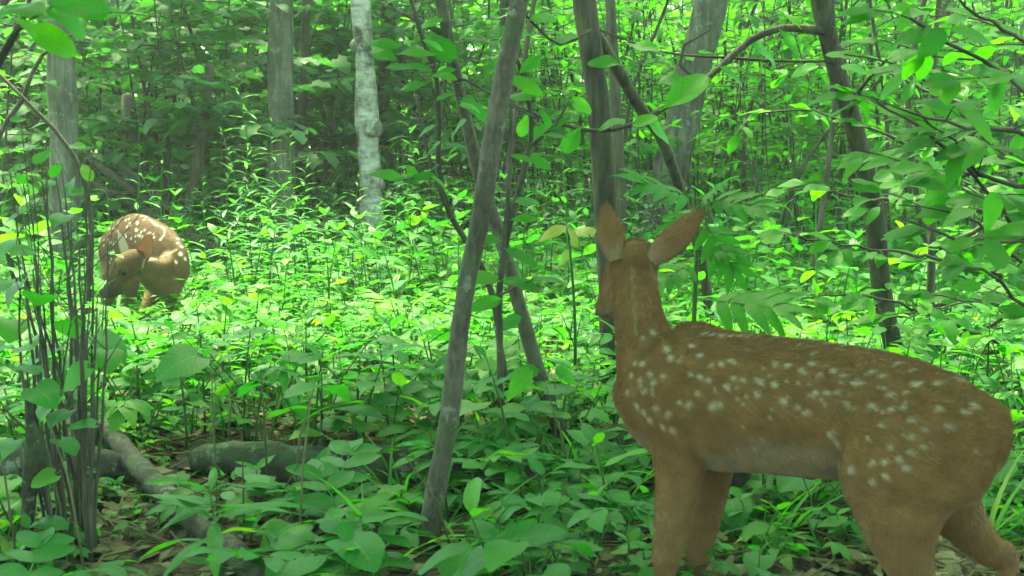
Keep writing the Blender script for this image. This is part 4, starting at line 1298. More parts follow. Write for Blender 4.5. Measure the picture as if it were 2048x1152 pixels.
leafy_shrub((1.62, 3.7, 0), [
    [(2130, 620, 5, 3.7), (2040, 520, 4, 3.5), (1960, 450, 3, 3.4), (1880, 420, 2, 3.3), (1800, 410, 1.5, 3.3)],
    [(2130, 450, 5, 3.7), (2040, 350, 4, 3.5), (1950, 300, 3, 3.5), (1850, 290, 2, 3.5), (1760, 300, 1.5, 3.5)],
    [(2130, 300, 5, 3.7), (2040, 180, 4, 3.6), (1960, 120, 3, 3.6), (1860, 110, 2, 3.6), (1770, 80, 1.5, 3.6)],
    [(2130, 200, 4, 3.7), (2050, 80, 3, 3.6), (1960, 40, 2, 3.6), (1860, 30, 1.5, 3.6)],
    [(2130, 520, 4, 3.7), (2060, 430, 3, 3.8), (1970, 380, 2, 3.9), (1860, 350, 1.5, 3.9), (1770, 370, 1, 3.9)],
    [(2130, 700, 4, 3.7), (2060, 640, 3, 3.5), (1990, 610, 2, 3.4), (1930, 600, 1.5, 3.3)]],
    'leafy shrub at the very edge, its sprays behind the large level leaves', 54, [(0, 0, -.02), (.0, .0, .6), (.02, .1, 1.2), (.1, .1, 2.0)], (.06, .1))

# thin poles standing in the wood
rg = np.random.default_rng(63)
pole_items = []
PM = []
for k in range(4):
    A = Acc()
    h = [2.6, 3.2, 3.8, 2.9][k]
    p_, r_ = resample([(0, 0, -.05), (rg.normal(0, .05), rg.normal(0, .05), h * .4), (rg.normal(0, .15), rg.normal(0, .15), h * .75), (rg.normal(0, .25), rg.normal(0, .2), h)], [.016, .014, .01, .004], .15)
    tube(A, p_, r_, 6, lump=.05, seed=k)
    me = A.mesh('stem'); me.materials.append(MAT['dark_bark'])
    B = Acc(); lvp = []
    st2 = []
    for j in range(9):
        i = int(len(p_) * rg.uniform(.35, .98)); a = rg.uniform(0, 6.28); l = rg.uniform(.25, .6)
        q0 = p_[i]; dd_ = np.array([math.cos(a), math.sin(a), .35])
        tube(B, [q0, q0 + dd_ * l * .5, q0 + dd_ * l + [0, 0, -.05]], [.005, .004, .0015], 4)
        for c in range(7):
            a2 = a + rg.normal(0, 1.0)
            ld = np.array([math.cos(a2), math.sin(a2), rg.normal(-.1, .2)])
            lvp.append(('ovate', q0 + dd_ * l * rg.uniform(.3, 1), ld, np.array([rg.normal(0, .25), rg.normal(0, .25), 1]), rg.uniform(.06, .1)))
    C_ = Acc(); leaves_to_acc(C_, lvp, rg)
    bm_ = B.mesh('branch'); bm_.materials.append(MAT['dark_bark'])
    cm_ = C_.mesh('foliage'); cm_.materials.append(MAT['tree_leaf'])
    PM.append((me, bm_, cm_))
for i in range(46):
    d = rg.uniform(6.5, 15)
    px = rg.choice([rg.uniform(1020, 2048), rg.uniform(0, 420), rg.uniform(760, 1650)])
    if d < 8.5 and px < 1250: d += 3.5
    p = P(px, 307, d)
    r = empty('thin_pole_tree', (p.x, d, gz(p.x, d)), rg.uniform(0, 6.28))
    r.rotation_euler = (rg.normal(0, .09), rg.normal(0, .12), rg.uniform(0, 6.28))
    s = rg.uniform(.8, 1.25); r.scale = (s, s, s)
    for nm, me in zip(('stem', 'branch', 'foliage'), PM[i % 4]):
        c = obj(nm, me, None, r)
        if nm != 'stem': c['kind'] = 'stuff'
    tag(r, None, 'sapling', 'thin dark poles in the wood')
    pole_items.append((r, 'thin dark pole-like sapling', p.x, d))
place_labels(pole_items, FAR_MARKS)

# ------------------------------------------------------------------ dead wood
def log(name, label, pts, mat, lump=.1, cat='log', sides=22, step=.022, seed=2):
    w = [Vector(p[:3]) for p in pts]
    o = w[0].copy()
    A = Acc(); p_, r_ = resample([q - o for q in w], [p[3] for p in pts], step)
    tube(A, p_, r_, sides, lump=lump, seed=seed, rough=.22)
    ob = obj(name, A.mesh(name), MAT[mat]); ob.location = o
    return tag(ob, label, cat)


def GP(px, d, z): 
    p = P(px, 307, d); return (p.x, d, gz(p.x, d) + z)


log('fallen_branch', 'thick grey fallen branch slanting down to the bottom edge', [(*GP(110, 3.9, .09), .016), (*GP(185, 3.6, .07), .022), (*GP(285, 3.1, .05), .026), (*GP(410, 2.72, .04), .027), (*GP(540, 2.4, .02), .03)], 'deadwood', .06)
log('rotting_log', 'dark rotting mossy log lying behind the foot of the curved sapling', [(*GP(375, 3.35, .03), .03), (*GP(460, 3.3, .045), .05), (*GP(640, 3.25, .05), .055), (*GP(840, 3.2, .05), .06), (*GP(1010, 3.2, .04), .05), (*GP(1130, 3.15, .02), .03)], 'dead', .12)
log('rotting_log', 'pale-topped log lying under the heart-leaved shrub', [(*GP(-60, 3.2, .05), .045), (*GP(100, 3.25, .05), .045), (*GP(250, 3.3, .03), .03)], 'deadwood', .12, seed=5)
log('rotting_log', 'dark log lying on the soil behind the near fawn front legs', [(*GP(1180, 3.5, .05), .06), (*GP(1380, 3.45, .06), .07), (*GP(1600, 3.4, .05), .06), (*GP(1850, 3.4, .03), .04)], 'dead', .12, seed=6)
log('broken_stump', 'broken grey stump standing behind the near fawn front legs', [(*GP(1480, 2.95, -.03), .045), (*GP(1478, 2.95, .08), .036), (*GP(1472, 2.96, .15), .03), (*GP(1474, 2.97, .19), .014)], 'deadwood', .12, 'stump', seed=7)
log('snag', 'short dark snag with a knobby top beside the heart-leaved shrub', [(*GP(20, 2.65, -.03), .015), (*GP(26, 2.65, .09), .015), (*GP(38, 2.64, .19), .017), (*GP(50, 2.63, .24), .024), (*GP(42, 2.64, .3), .01), (*GP(36, 2.65, .38), .005)], 'dead', .16, 'stump', step=.02, seed=8)
for i, (a, b, d, r_) in enumerate([((150, 290), (345, 440), 9.3, .035), ((205, 285), (375, 450), 9.1, .03), ((120, 330), (250, 400), 9.5, .03), ((250, 300), (330, 460), 9.7, .025)]):
    p0, p1 = P(*a, d + .4), P(*b, d - .5)
    dr = (p1 - p0).normalized()
    p1 = p0 + dr * ((p0.z + .02) / -dr.z)
    log('fallen_pole', ['long fallen pole leaning to the ground behind the far fawn', 'second fallen pole leaning beside the broken grey trunk', 'short fallen pole behind the heart-leaved shrub', 'thin fallen pole leaning steepest behind the far fawn'][i],
        [(*p0, r_ * .8), (*p0.lerp(p1, .5), r_), (*p1, r_ * 1.1)], 'dark_bark', .06, 'fallen pole', 8, .15, i)

# ------------------------------------------------------------------ fawns
def fur_mat(name):
    m, nt, N, L = newmat(name)
    out = N.new('ShaderNodeOutputMaterial')
    at = N.new('ShaderNodeAttribute'); at.attribute_name = 'coat'
    pb = N.new('ShaderNodeBsdfPrincipled'); pb.inputs['Roughness'].default_value = .85; pb.inputs['Specular IOR Level'].default_value = .15
    L.new(at.outputs['Color'], pb.inputs['Base Color'])
    L.new(pb.outputs[0], out.inputs['Surface'])
    return m


def ear_mat():
    m, nt, N, L = newmat('ear_skin_material')
    out = N.new('ShaderNodeOutputMaterial')
    at = N.new('ShaderNodeAttribute'); at.attribute_name = 'coat'
    pb = N.new('ShaderNodeBsdfPrincipled'); pb.inputs['Roughness'].default_value = .8; pb.inputs['Specular IOR Level'].default_value = .15
    L.new(at.outputs['Color'], pb.inputs['Base Color'])
    tr = N.new('ShaderNodeBsdfTranslucent'); tr.inputs['Color'].default_value = (.45, .15, .055, 1)
    ms = N.new('ShaderNodeMixShader'); ms.inputs[0].default_value = .25
    L.new(pb.outputs[0], ms.inputs[1]); L.new(tr.outputs[0], ms.inputs[2]); L.new(ms.outputs[0], out.inputs['Surface'])
    return m


def plain_mat(name, col, rough, spec=.5):
    m, nt, N, L = newmat(name)
    out = N.new('ShaderNodeOutputMaterial')
    pb = N.new('ShaderNodeBsdfPrincipled'); pb.inputs['Roughness'].default_value = rough; pb.inputs['Specular IOR Level'].default_value = spec
    tc = N.new('ShaderNodeTexCoord'); nz = N.new('ShaderNodeTexNoise'); nz.inputs['Scale'].default_value = 300
    L.new(tc.outputs['Object'], nz.inputs['Vector'])
    r = ramp(N, [(.3, tuple(c * .7 for c in col)), (.7, tuple(c * 1.3 for c in col))]); L.new(nz.outputs[0], r.inputs[0])
    L.new(r.outputs[0], pb.inputs['Base Color']); L.new(pb.outputs[0], out.inputs['Surface'])
    return m


MAT['fur'] = fur_mat('fawn_coat_material')
MAT['strand'] = fur_mat('fawn_hair_material')
MAT['ear'] = ear_mat()
MAT['eye'] = plain_mat('dark_eye_material', (.006, .005, .004), .22, .35)
MAT['nose'] = plain_mat('black_nose_material', (.012, .012, .012), .4)
MAT['hoof'] = plain_mat('hoof_material', (.02, .016, .012), .5)

BROWN = np.array([.152, .082, .032]); DARK = np.array([.085, .05, .022]); PALE = np.array([.25, .19, .115]); WHITE = np.array([.34, .29, .20]); TAN = np.array([.17, .105, .05])


def loft(bm, secs, lat, n=18, egg=.18):
    """closed tube through secs = [(centre, half depth, half width)]; lat = the animal's sideways axis"""
    c = [Vector(s[0]) for s in secs]
    rings = []; sg = 1
    for i, (p, a, b) in enumerate(secs):
        t = (c[min(i + 1, len(c) - 1)] - c[max(i - 1, 0)]).normalized()
        W = (lat - t * lat.dot(t)).normalized()
        U = W.cross(t).normalized()
        if i == 0 and egg and U.z < 0: sg = -1
        U = U * sg
        ring = []
        for k in range(n):
            th = 2 * math.pi * k / n
            s_, c_ = math.sin(th), math.cos(th)
            ring.append(bm.verts.new(Vector(p) + U * (a * s_) + W * (b * c_ * (1 - egg * s_))))
        rings.append(ring)
    for r0, r1 in zip(rings[:-1], rings[1:]):
        for k in range(n):
            bm.faces.new((r0[k], r0[(k + 1) % n], r1[(k + 1) % n], r1[k]))
    for r, i, j in ((rings[0], 0, 1), (rings[-1], -1, -2)):
        e = Vector(secs[i][0]) + (c[i] - c[j]).normalized() * min(secs[i][1], secs[i][2]) * .6
        v = bm.verts.new(e)
        for k in range(n):
            bm.faces.new((r[k], r[(k + 1) % n], v) if i == -1 else (r[(k + 1) % n], r[k], v))


def dense(secs, m=4):
    """smooth the sections of a loft"""
    a = np.array([[*s[0], s[1], s[2]] for s in secs])
    e = np.vstack([2 * a[0] - a[1], a, 2 * a[-1] - a[-2]])
    out = []
    for i in range(len(a) - 1):
        p0, p1, p2, p3 = e[i:i + 4]
        for k in range(m):
            t = k / m
            q = .5 * (2 * p1 + (p2 - p0) * t + (2 * p0 - 5 * p1 + 4 * p2 - p3) * t * t + (3 * p1 - p0 - 3 * p2 + p3) * t ** 3)
            out.append((Vector(q[:3]), max(.004, q[3]), max(.004, q[4])))
    out.append((Vector(a[-1][:3]), a[-1][3], a[-1][4]))
    return out


def fuse(lofts, voxel, origin, smooth=6):
    """one continuous skin round all the lofts"""
    bm = bmesh.new()
    for secs, lat, egg in lofts:
        loft(bm, dense(secs), lat, egg=egg)
    bmesh.ops.recalc_face_normals(bm, faces=bm.faces)
    bmesh.ops.translate(bm, verts=bm.verts, vec=-origin)
    me = bpy.data.meshes.new('fuse'); bm.to_mesh(me); bm.free()
    ob = bpy.data.objects.new('fuse', me); COL.objects.link(ob)
    md = ob.modifiers.new('r', 'REMESH'); md.mode = 'VOXEL'; md.voxel_size = voxel
    s = ob.modifiers.new('s', 'SMOOTH'); s.factor = .5; s.iterations = smooth
    dg = bpy.context.evaluated_depsgraph_get()
    new = bpy.data.meshes.new_from_object(ob.evaluated_get(dg))
    bpy.data.objects.remove(ob); bpy.data.meshes.remove(me)
    return new


def ear_geo(base, tip, face, width, cup=.5, thick=.0035, twist=0):
    """cupped pointed ear: returns verts and quads of a closed thin shell; face = the way its hollow looks"""
    base, tip = Vector(base), Vector(tip)
    ax = (tip - base); Ln = ax.length; ax.normalize()
    f = (face - ax * face.dot(ax)).normalized(); s = ax.cross(f)
    nt, nc = 14, 10
    V = []
    for sh in (0, 1):
        for i in range(nt + 1):
            t = i / nt
            w = width * (.42 + 1.25 * t - .2 * t * t if t < .42 else .91 * max(0.0, math.cos((t - .42) / .58 * math.pi / 2)) ** .6) if True else 0
            w = max(.0015, w)
            for j in range(nc + 1):
                u = -1 + 2 * j / nc
                wrap = 1.5 * (1 - t) ** 1.3 + .75 * cup
                ang = u * wrap
                R = w / max(.3, math.sin(min(1.5, wrap)))
                p = base + ax * (t * Ln) + s * (R * math.sin(ang)) + f * (R * (1 - math.cos(ang)) - R * .45 * (1 - t) - .1 * Ln * t * t * 0)
                th = thick * (1 - .7 * abs(u)) * (1 - .6 * t)
                nrm = (s * math.sin(ang) - f * math.cos(ang))
                V.append(p + nrm * (th if sh else 0))
    n = (nt + 1) * (nc + 1); Q = []
    for i in range(nt):
        for j in range(nc):
            a = i * (nc + 1) + j
            Q.append((a, a + 1, a + nc + 2, a + nc + 1)); b = a + n
            Q.append((b, b + nc + 1, b + nc + 2, b + 1))
    for i in range(nt):
        for j in (0, nc):
            a = i * (nc + 1) + j
            Q.append((a, a + nc + 1, a + n + nc + 1, a + n) if j == 0 else (a, a + n, a + n + nc + 1, a + nc + 1))
    for j in range(nc):
        a = nt * (nc + 1) + j; Q.append((a, a + 1, a + 1 + n, a + n))
    return [np.array(v) for v in V], Q, n


def finish_fawn(name, label, me, ears, origin, colour, ear_colour, hair_n, hair_len, flow, eyes, nose, hooves, group, seed):
    """body mesh + ears in one mesh, coat colours, hair, eyes, nose, hooves"""
    nv = len(me.vertices)
    co = np.empty(nv * 3, np.float32); me.vertices.foreach_get('co', co); co = co.reshape(-1, 3).astype(float)
    no = np.empty(nv * 3, np.float32); me.vertices.foreach_get('normal', no); no = no.reshape(-1, 3).astype(float)
    nq = len(me.polygons)
    lt = np.empty(nq, np.int32); me.polygons.foreach_get('loop_total', lt)
    vi = np.empty(len(me.loops), np.int32); me.loops.foreach_get('vertex_index', vi)
    faces = vi.reshape(-1, 4) if (lt == 4).all() else None
    if faces is None:
        bm = bmesh.new(); bm.from_mesh(me); faces = np.array([[v.index for v in f.verts] for f in bm.faces if len(f.verts) == 4]); bm.free()
    col = colour(co + np.array(origin), no)
    allv, allq, allc, mats = [co], [faces], [col], [np.zeros(len(faces), np.int32)]
    k = nv
    for (V, Q, n), fn in zip(ears, ear_colour):
        V = np.array(V); Q = np.array(Q)
        c = fn(V, n)
        allv.append(V - np.array(origin)); allq.append(Q + k); allc.append(c); mats.append(np.ones(len(Q), np.int32)); k += len(V)
    v = np.concatenate(allv); q = np.concatenate(allq); c = np.concatenate(allc)
    body = mesh_np('body', v, q)
    ca = body.attributes.new('coat', 'FLOAT_COLOR', 'POINT')
    ca.data.foreach_set('color', np.hstack([c, np.ones((len(c), 1))]).astype(np.float32).ravel())
    body.materials.append(MAT['fur']); body.materials.append(MAT['ear'])
    body.polygons.foreach_set('material_index', np.concatenate(mats))
    root = empty(name, origin)
    obj('body', body, None, root)
    # hair, on the ears shorter and running to their tips
    rg = np.random.default_rng(seed)
    no2 = np.empty(len(v) * 3, np.float32); body.vertices.foreach_get('normal', no2); no2 = no2.reshape(-1, 3).astype(float)
    tri = np.concatenate([q[:, [0, 1, 2]], q[:, [0, 2, 3]]])
    area = np.linalg.norm(np.cross(v[tri[:, 1]] - v[tri[:, 0]], v[tri[:, 2]] - v[tri[:, 0]]), axis=1)
    pick = rg.choice(len(tri), hair_n, p=area / area.sum())
    b = rg.uniform(0, 1, (hair_n, 2)); s = b.sum(1) > 1; b[s] = 1 - b[s]
    w = np.stack([1 - b.sum(1), b[:, 0], b[:, 1]], -1)
    T = tri[pick]
    p = (v[T] * w[..., None]).sum(1); n = (no2[T] * w[..., None]).sum(1); n /= np.linalg.norm(n, axis=1)[:, None] + 1e-9
    hc = (c[T] * w[..., None]).sum(1) * rg.uniform(.7, 1.3, (hair_n, 1))
    f, ln = flow(p + np.array(origin))
    k = nv
    for (V, Q, n_) in ears:
        V = np.array(V); s = (T[:, 0] >= k) & (T[:, 0] < k + len(V))
        f[s] = V[-6] - V[5]; ln[s] = .45; k += len(V)
    f = f / (np.linalg.norm(f, axis=1)[:, None] + 1e-9) + rg.normal(0, .2, f.shape)
    f = f - n * (f * n).sum(1)[:, None]; f /= np.linalg.norm(f, axis=1)[:, None] + 1e-9
    l = (hair_len * ln * rg.uniform(.7, 1.25, hair_n))[:, None]
    p0 = p - n * .001; p1 = p + n * l * .32 + f * l * .42; p2 = p + n * l * .42 + f * l * .95
    hair = bpy.data.hair_curves.new('fur')
    hair.add_curves([3] * hair_n)
    pos = np.stack([p0, p1, p2], 1).reshape(-1, 3).astype(np.float32)
    hair.position_data.foreach_set('vector', pos.ravel())
    ra = hair.attributes.get('radius') or hair.attributes.new('radius', 'FLOAT', 'POINT')
    ra.data.foreach_set('value', np.tile(np.array([.00026, .0002, .00005], np.float32), hair_n))
    cc = hair.attributes.new('coat', 'FLOAT_COLOR', 'CURVE')
    cc.data.foreach_set('color', np.hstack([hc, np.ones((hair_n, 1))]).astype(np.float32).ravel())
    hair.materials.append(MAT['strand'])
    ho = bpy.data.objects.new('fur', hair); COL.objects.link(ho); ho.parent = root; ho['kind'] = 'stuff'
    for (pt, r) in eyes:
        bm = bmesh.new(); bmesh.ops.create_uvsphere(bm, u_segments=20, v_segments=12, radius=r)
        m_ = bpy.data.meshes.new('eye'); bm.to_mesh(m_); bm.free()
        for pl in m_.polygons: pl.use_smooth = True
        e = obj('eye', m_, MAT['eye'], root); e.location = Vector(pt) - origin
    if nose:
        pt, r, d = nose
        bm = bmesh.new(); bmesh.ops.create_uvsphere(bm, u_segments=16, v_segments=10, radius=r)
        for v_ in bm.verts: v_.co.x *= 1.15; v_.co.z *= .8
        m_ = bpy.data.meshes.new('nose'); bm.to_mesh(m_); bm.free()
        for pl in m_.polygons: pl.use_smooth = True
        e = obj('nose', m_, MAT['nose'], root); e.location = Vector(pt) - origin
    for pt, fw in hooves:
        A = Acc(); pt = Vector(pt)
        for sgn in (-1, 1):
            sd = fw.cross(Vector((0, 0, 1))).normalized() * (.008 * sgn)
            tube(A, [pt + sd + Vector((0, 0, .03)) - fw * .004, pt + sd + Vector((0, 0, .014)) + fw * .006, pt + sd + Vector((0, 0, .003)) + fw * .014], [.0085, .0095, .008], 8)
        e = obj('hoof', A.mesh('hoof'), MAT['hoof'], root); e.location = -origin
    tag(root, label, 'fawn', group)
    return root


def blend(c, target, w):
    return c * (1 - w[:, None]) + target * w[:, None]


def spots(c, pts, centres, radii, ori=None, tone=WHITE):
    for p, r in zip(centres, radii):
        d = pts - np.array(p)
        dd = np.sqrt((d ** 2).sum(1))
        w = np.clip((r * 1.35 - dd) / (r * .95), 0, 1) * .8
        c = blend(c, tone, w)
    return c


def near_fawn():
    F = Vector((-.905, .425, 0)).normalized()      # the way its body points: to the side and away from the camera
    Lf = Vector((0, 0, 1)).cross(F)                # its near side
    lat = Lf
    dx = lambda px: 2.37 - (px - 1245) / 755 * .30   # distance of the spine at that pixel column

    def torso(px, top, bot, w, dd=0):
        d = dx(px) + dd
        a, b = P(px, top, d), P(px, bot, d)
        return ((a + b) / 2, (a - b).length / 2 - .006, w)
    T = [torso(1250, 735, 832, .04), torso(1280, 688, 880, .062), torso(1340, 655, 922, .078), torso(1420, 654, 944, .086), torso(1520, 666, 946, .094), torso(1620, 678, 954, .098),
         torso(1720, 692, 962, .094), torso(1810, 711, 960, .094), torso(1885, 741, 945, .09), torso(1945, 778, 925, .08), torso(1985, 815, 925, .062), torso(2004, 850, 905, .03)]
    S = lambda px, py, d, a, b=None: (P(px, py, d), a, b if b else a)
    neck = [S(1335, 790, 2.35, .085, .075), S(1308, 735, 2.362, .066, .066), S(1290, 683, 2.375, .05, .0495), S(1276, 625, 2.39, .041, .04), S(1270, 570, 2.41, .0365, .037), S(1270, 528, 2.425, .034, .036)]
    hl = Vector((.93, .36, 0)).normalized()
    head = [S(1272, 512, 2.40, .03, .034), S(1268, 524, 2.44, .038, .042), S(1256, 548, 2.48, .04, .044), S(1240, 575, 2.52, .034, .034), S(1224, 598, 2.56, .024, .023), S(1212, 612, 2.59, .019, .019), S(1205, 622, 2.605, .015, .017)]
    jaw = [S(1258, 560, 2.44, .022, .03), S(1240, 592, 2.49, .022, .024), S(1221, 616, 2.55, .014, .015)]
    up = Vector((0, 0, 1))
    lf = F  # legs: depth along the body
    # fore legs: shoulder, elbow, wrist, fetlock, foot
    fl = [S(1350, 790, 2.29, .04, .07), S(1362, 870, 2.28, .04, .058), S(1360, 930, 2.275, .036, .044), S(1350, 1010, 2.275, .03, .034), S(1338, 1085, 2.278, .025, .028), S(1332, 1120, 2.28, .022, .024),
          S(1330, 1160, 2.285, .014, .016), S(1330, 1240, 2.29, .0105, .012), (Vector((P(1328, 1200, 2.29).x, 2.29, .055)), .012, .014), (Vector((P(1322, 1200, 2.29).x, 2.30, .03)), .0105, .012)]
    fr = [S(1415, 820, 2.40, .04, .06), S(1425, 880, 2.41, .036, .052), S(1420, 940, 2.42, .032, .042), S(1411, 1020, 2.43, .026, .032), S(1400, 1085, 2.44, .0225, .025), S(1394, 1115, 2.44, .021, .023),
          S(1390, 1150, 2.445, .013, .015), S(1388, 1210, 2.45, .0105, .012), (Vector((P(1386, 1200, 2.45).x, 2.45, .055)), .012, .014), (Vector((P(1380, 1200, 2.45).x, 2.46, .03)), .0105, .012)]
    # hind legs: hip, stifle, shank, hock, foot
    hl_ = [S(1890, 770, 2.115, .035, .05), S(1868, 830, 2.085, .045, .095), S(1842, 895, 2.07, .046, .112), S(1808, 965, 2.055, .044, .102), S(1800, 1040, 2.045, .036, .068), S(1812, 1110, 2.045, .027, .044), S(1836, 1170, 2.05, .02, .028),
           (Vector((P(1846, 1170, 2.06).x, 2.06, .165)), .018, .022), (Vector((P(1842, 1170, 2.06).x, 2.06, .11)), .0115, .014), (Vector((P(1836, 1170, 2.06).x, 2.065, .055)), .0125, .014), (Vector((P(1828, 1170, 2.06).x, 2.07, .03)), .0105, .012)]
    hr = [S(1890, 850, 2.17, .05, .085), S(1880, 930, 2.19, .042, .075), S(1895, 1000, 2.2, .034, .055), S(1935, 1055, 2.2, .026, .038), S(1985, 1105, 2.2, .019, .026), (Vector((P(2012, 1150, 2.2).x, 2.2, .165)), .017, .02),
          (Vector((P(2010, 1150, 2.2).x, 2.2, .11)), .0115, .014), (Vector((P(2004, 1150, 2.2).x, 2.205, .055)), .0125, .014), (Vector((P(1998, 1150, 2.2).x, 2.21, .03)), .0105, .012)]
    tail = [S(1975, 830, 2.08, .03, .035), S(1988, 870, 2.07, .024, .03), S(1983, 915, 2.07, .018, .026), S(1968, 948, 2.08, .008, .012)]
    blade = [S(1345, 690, 2.325, .016, .045), S(1338, 760, 2.292, .022, .06), S(1345, 830, 2.28, .022, .055)]
    blade2 = [S(1400, 656, 2.42, .018, .05), S(1395, 720, 2.43, .02, .05)]
    origin = Vector((P(1620, 800, 2.2).x, 2.22, 0))
    me = fuse([(T, lat, .2), (neck, Vector((.95, .3, 0)), 0), (head, hl, 0), (jaw, hl, 0), *[([(p_, b_, a_) for p_, a_, b_ in l_], lat, 0) for l_ in (fl, fr, hl_, hr, blade, blade2)], (tail, lat, 0)], .0042, origin, 10)
    bv = [v.co.copy() + origin for v in me.vertices]
    tree = BVHTree.FromPolygons(bv, [tuple(p.vertices) for p in me.polygons])
    camp = Vector((0, 0, CAM_H))

    def hit(px, py):
        d = (P(px, py, 3.0) - camp).normalized()
        h = tree.ray_cast(camp, d)
        return h[0]
    crop = [(290, 455), (320, 440), (440, 432), (480, 447), (500, 452), (530, 455), (560, 455), (585, 455), (610, 457), (640, 460), (685, 465), (715, 465), (750, 468), (795, 472), (850, 483), (905, 490), (940, 490), (995, 493), (1040, 500), (1120, 515), (1165, 528), (1230, 548),
            (362, 500), (438, 487), (404, 527), (467, 517), (287, 540), (265, 535), (252, 578), (310, 575), (350, 578), (280, 600), (320, 600), (292, 625), (318, 625), (240, 630), (435, 575), (465, 580), (490, 592), (548, 613), (568, 583), (600, 592), (640, 590), (655, 595), (695, 608), (700, 543), (740, 545),
            (780, 565), (810, 540), (835, 575), (880, 560), (910, 575), (945, 600), (1000, 565), (1030, 580), (1080, 540), (1115, 560), (1135, 607), (1200, 600), (1057, 635), (1103, 630), (820, 633), (860, 630), (890, 628), (725, 655), (770, 670), (795, 690), (640, 632), (457, 635), (505, 672), (430, 665), (400, 660),
            (330, 675), (365, 700), (270, 670), (290, 690), (310, 710), (380, 745), (350, 735), (920, 670), (950, 600), (1000, 668), (1060, 683), (1095, 678), (1120, 718), (1165, 738), (1205, 680), (1235, 735), (1285, 690), (1030, 732), (990, 772), (1055, 800), (1120, 770), (1160, 800), (1120, 815), (1085, 835),
            (1040, 850), (1105, 868), (935, 870), (1000, 845), (1000, 905), (1040, 890), (890, 790), (895, 845), (870, 760), (1320, 670), (1335, 620), (1270, 590), (530, 540), (560, 530), (500, 545), (530, 668)]
    sp, sr = [], []
    rg = np.random.default_rng(6)
    for (cx, cy) in crop:
        h = hit(1100 + cx * .6423, 380 + cy * .6423)
        if h is None: continue
        big = 1.35 if (cx, cy) in ((935, 870), (362, 500), (1135, 607), (505, 672)) else 1
        for k in range(2):                                        # each spot a little oblong along the coat
            sp.append(h + F * (.0035 * (k - .5) * rg.uniform(.5, 1.6)) + Vector((0, 0, .004 * (k - .5) * rg.normal())))
            sr.append((.0036 if cy < 550 and (cy < 500 or cx > 990) and (cx, cy) != (362, 500) else .0042) * rg.uniform(.75, 1.3) * big)
        # its mate on the side turned away
        rel = h - origin
        m_ = h - Lf * (2 * (rel.dot(Lf)))
        q = tree.find_nearest(m_)
        if q[0] is not None and h.z > .33 and (q[0] - h).length > .07: sp.append(q[0]); sr.append(.006 * rg.uniform(.7, 1.3))
    for i in range(60):
        h = hit(rg.uniform(1420, 1960), rg.uniform(690, 910))
        if h is not None: sp.append(h); sr.append(rg.uniform(.0022, .0036))
    line = []
    for py in range(532, 672, 5):
        h = hit(1264 + (py - 532) / 140 * 8 + 1.5 * math.sin(py * .2), py)
        if h is not None: line.append(h)
    edge_highlight = []  # pale edge highlight on the neck, painted into the coat
    for py in range(515, 575, 5):
        h = hit(1298 + (py - 515) / 60 * 12, py)
        if h is not None: edge_highlight.append(h)
    mid = (P(1250, 735, dx(1250)), P(1985, 825, dx(1985)))

    def colour(p, n):
        c = np.tile(BROWN, (len(p), 1))
        z = p[:, 2]
        body = (p[:, 0] > .2)
        c = blend(c, DARK, np.clip((n[:, 2] - .35) * 1.4, 0, 1) * .55 * (z > .4))
        # pale belly and inner legs
        und = np.clip((-n[:, 2] - .25) * 1.8, 0, 1) * np.clip((z - .22) / .08, 0, 1)
        c = blend(c, PALE, und * .8)
        t = (p - np.array(origin)) @ np.array(F)
        lowb = np.clip((.385 - z) / .03, 0, 1) * np.clip((z - .30) / .02, 0, 1) * np.clip((t + .1) / .05, 0, 1) * np.clip((.13 - t) / .06, 0, 1)
        c = blend(c, PALE, lowb * .42)
        inner = np.clip((-(n @ np.array(Lf)) - .1), 0, 1) * np.clip((.36 - z) / .08, 0, 1)
        c = blend(c, PALE, inner * .6)
        leg = np.clip((.33 - z) / .12, 0, 1)
        c = blend(c, TAN, leg * .55)
        c = blend(c, PALE, np.clip((n @ np.array(F)) - .35, 0, 1) * .6 * np.clip((.36 - z) / .1, 0, 1) * np.clip((-.05 - t) / .05, 0, 1))
        # throat and chin
        hd = (p[:, 1] > 2.44) & (z > .48)
        c = blend(c, PALE, hd * np.clip(-n[:, 2], 0, 1) * .7)
        c = blend(c, DARK, hd * np.clip((2.6 - np.abs(p[:, 1] - 2.62) * 30) / 2, 0, 1) * .4)
        # tail: white below
        tl = (t < -.365)
        c = blend(c, WHITE, tl * np.clip(-(n @ np.array(-F)) + .1, 0, 1) * .8)
        for q in range(len(c)): pass
        jit = np.array([noise.noise(Vector(a) * 38) for a in p])
        c = c * (1 + .22 * jit[:, None])
        c = spots(c, p, sp, sr)
        c = spots(c, p, line, [.0026] * len(line), tone=PALE * .9)
        c = spots(c, p, edge_highlight, [.003] * len(edge_highlight), tone=PALE * .9)
        return np.clip(c, 0, 1)

    def flow(p):
        n_ = len(p)
        f = np.tile(np.array([-F.x * .8, -F.y * .8, -.45]), (n_, 1))
        z = p[:, 2]
        neckm = (p[:, 0] < .265) & (z > .5)
        legm = z < .3
        f[neckm] = [.12, 0, -1]; f[legm] = [.1, 0, -1]
        ln = np.where(legm, .55, np.where(neckm & (p[:, 1] > 2.44), .5, 1.0))
        return f, ln
    e1 = ear_geo(P(1240, 520, 2.40), P(1213, 405, 2.44), Vector((-.5, .86, -.05)), .031, cup=.8)
    e2 = ear_geo(P(1296, 516, 2.395), P(1408, 417, 2.40), Vector((.55, .62, -.5)), .034, cup=.75)

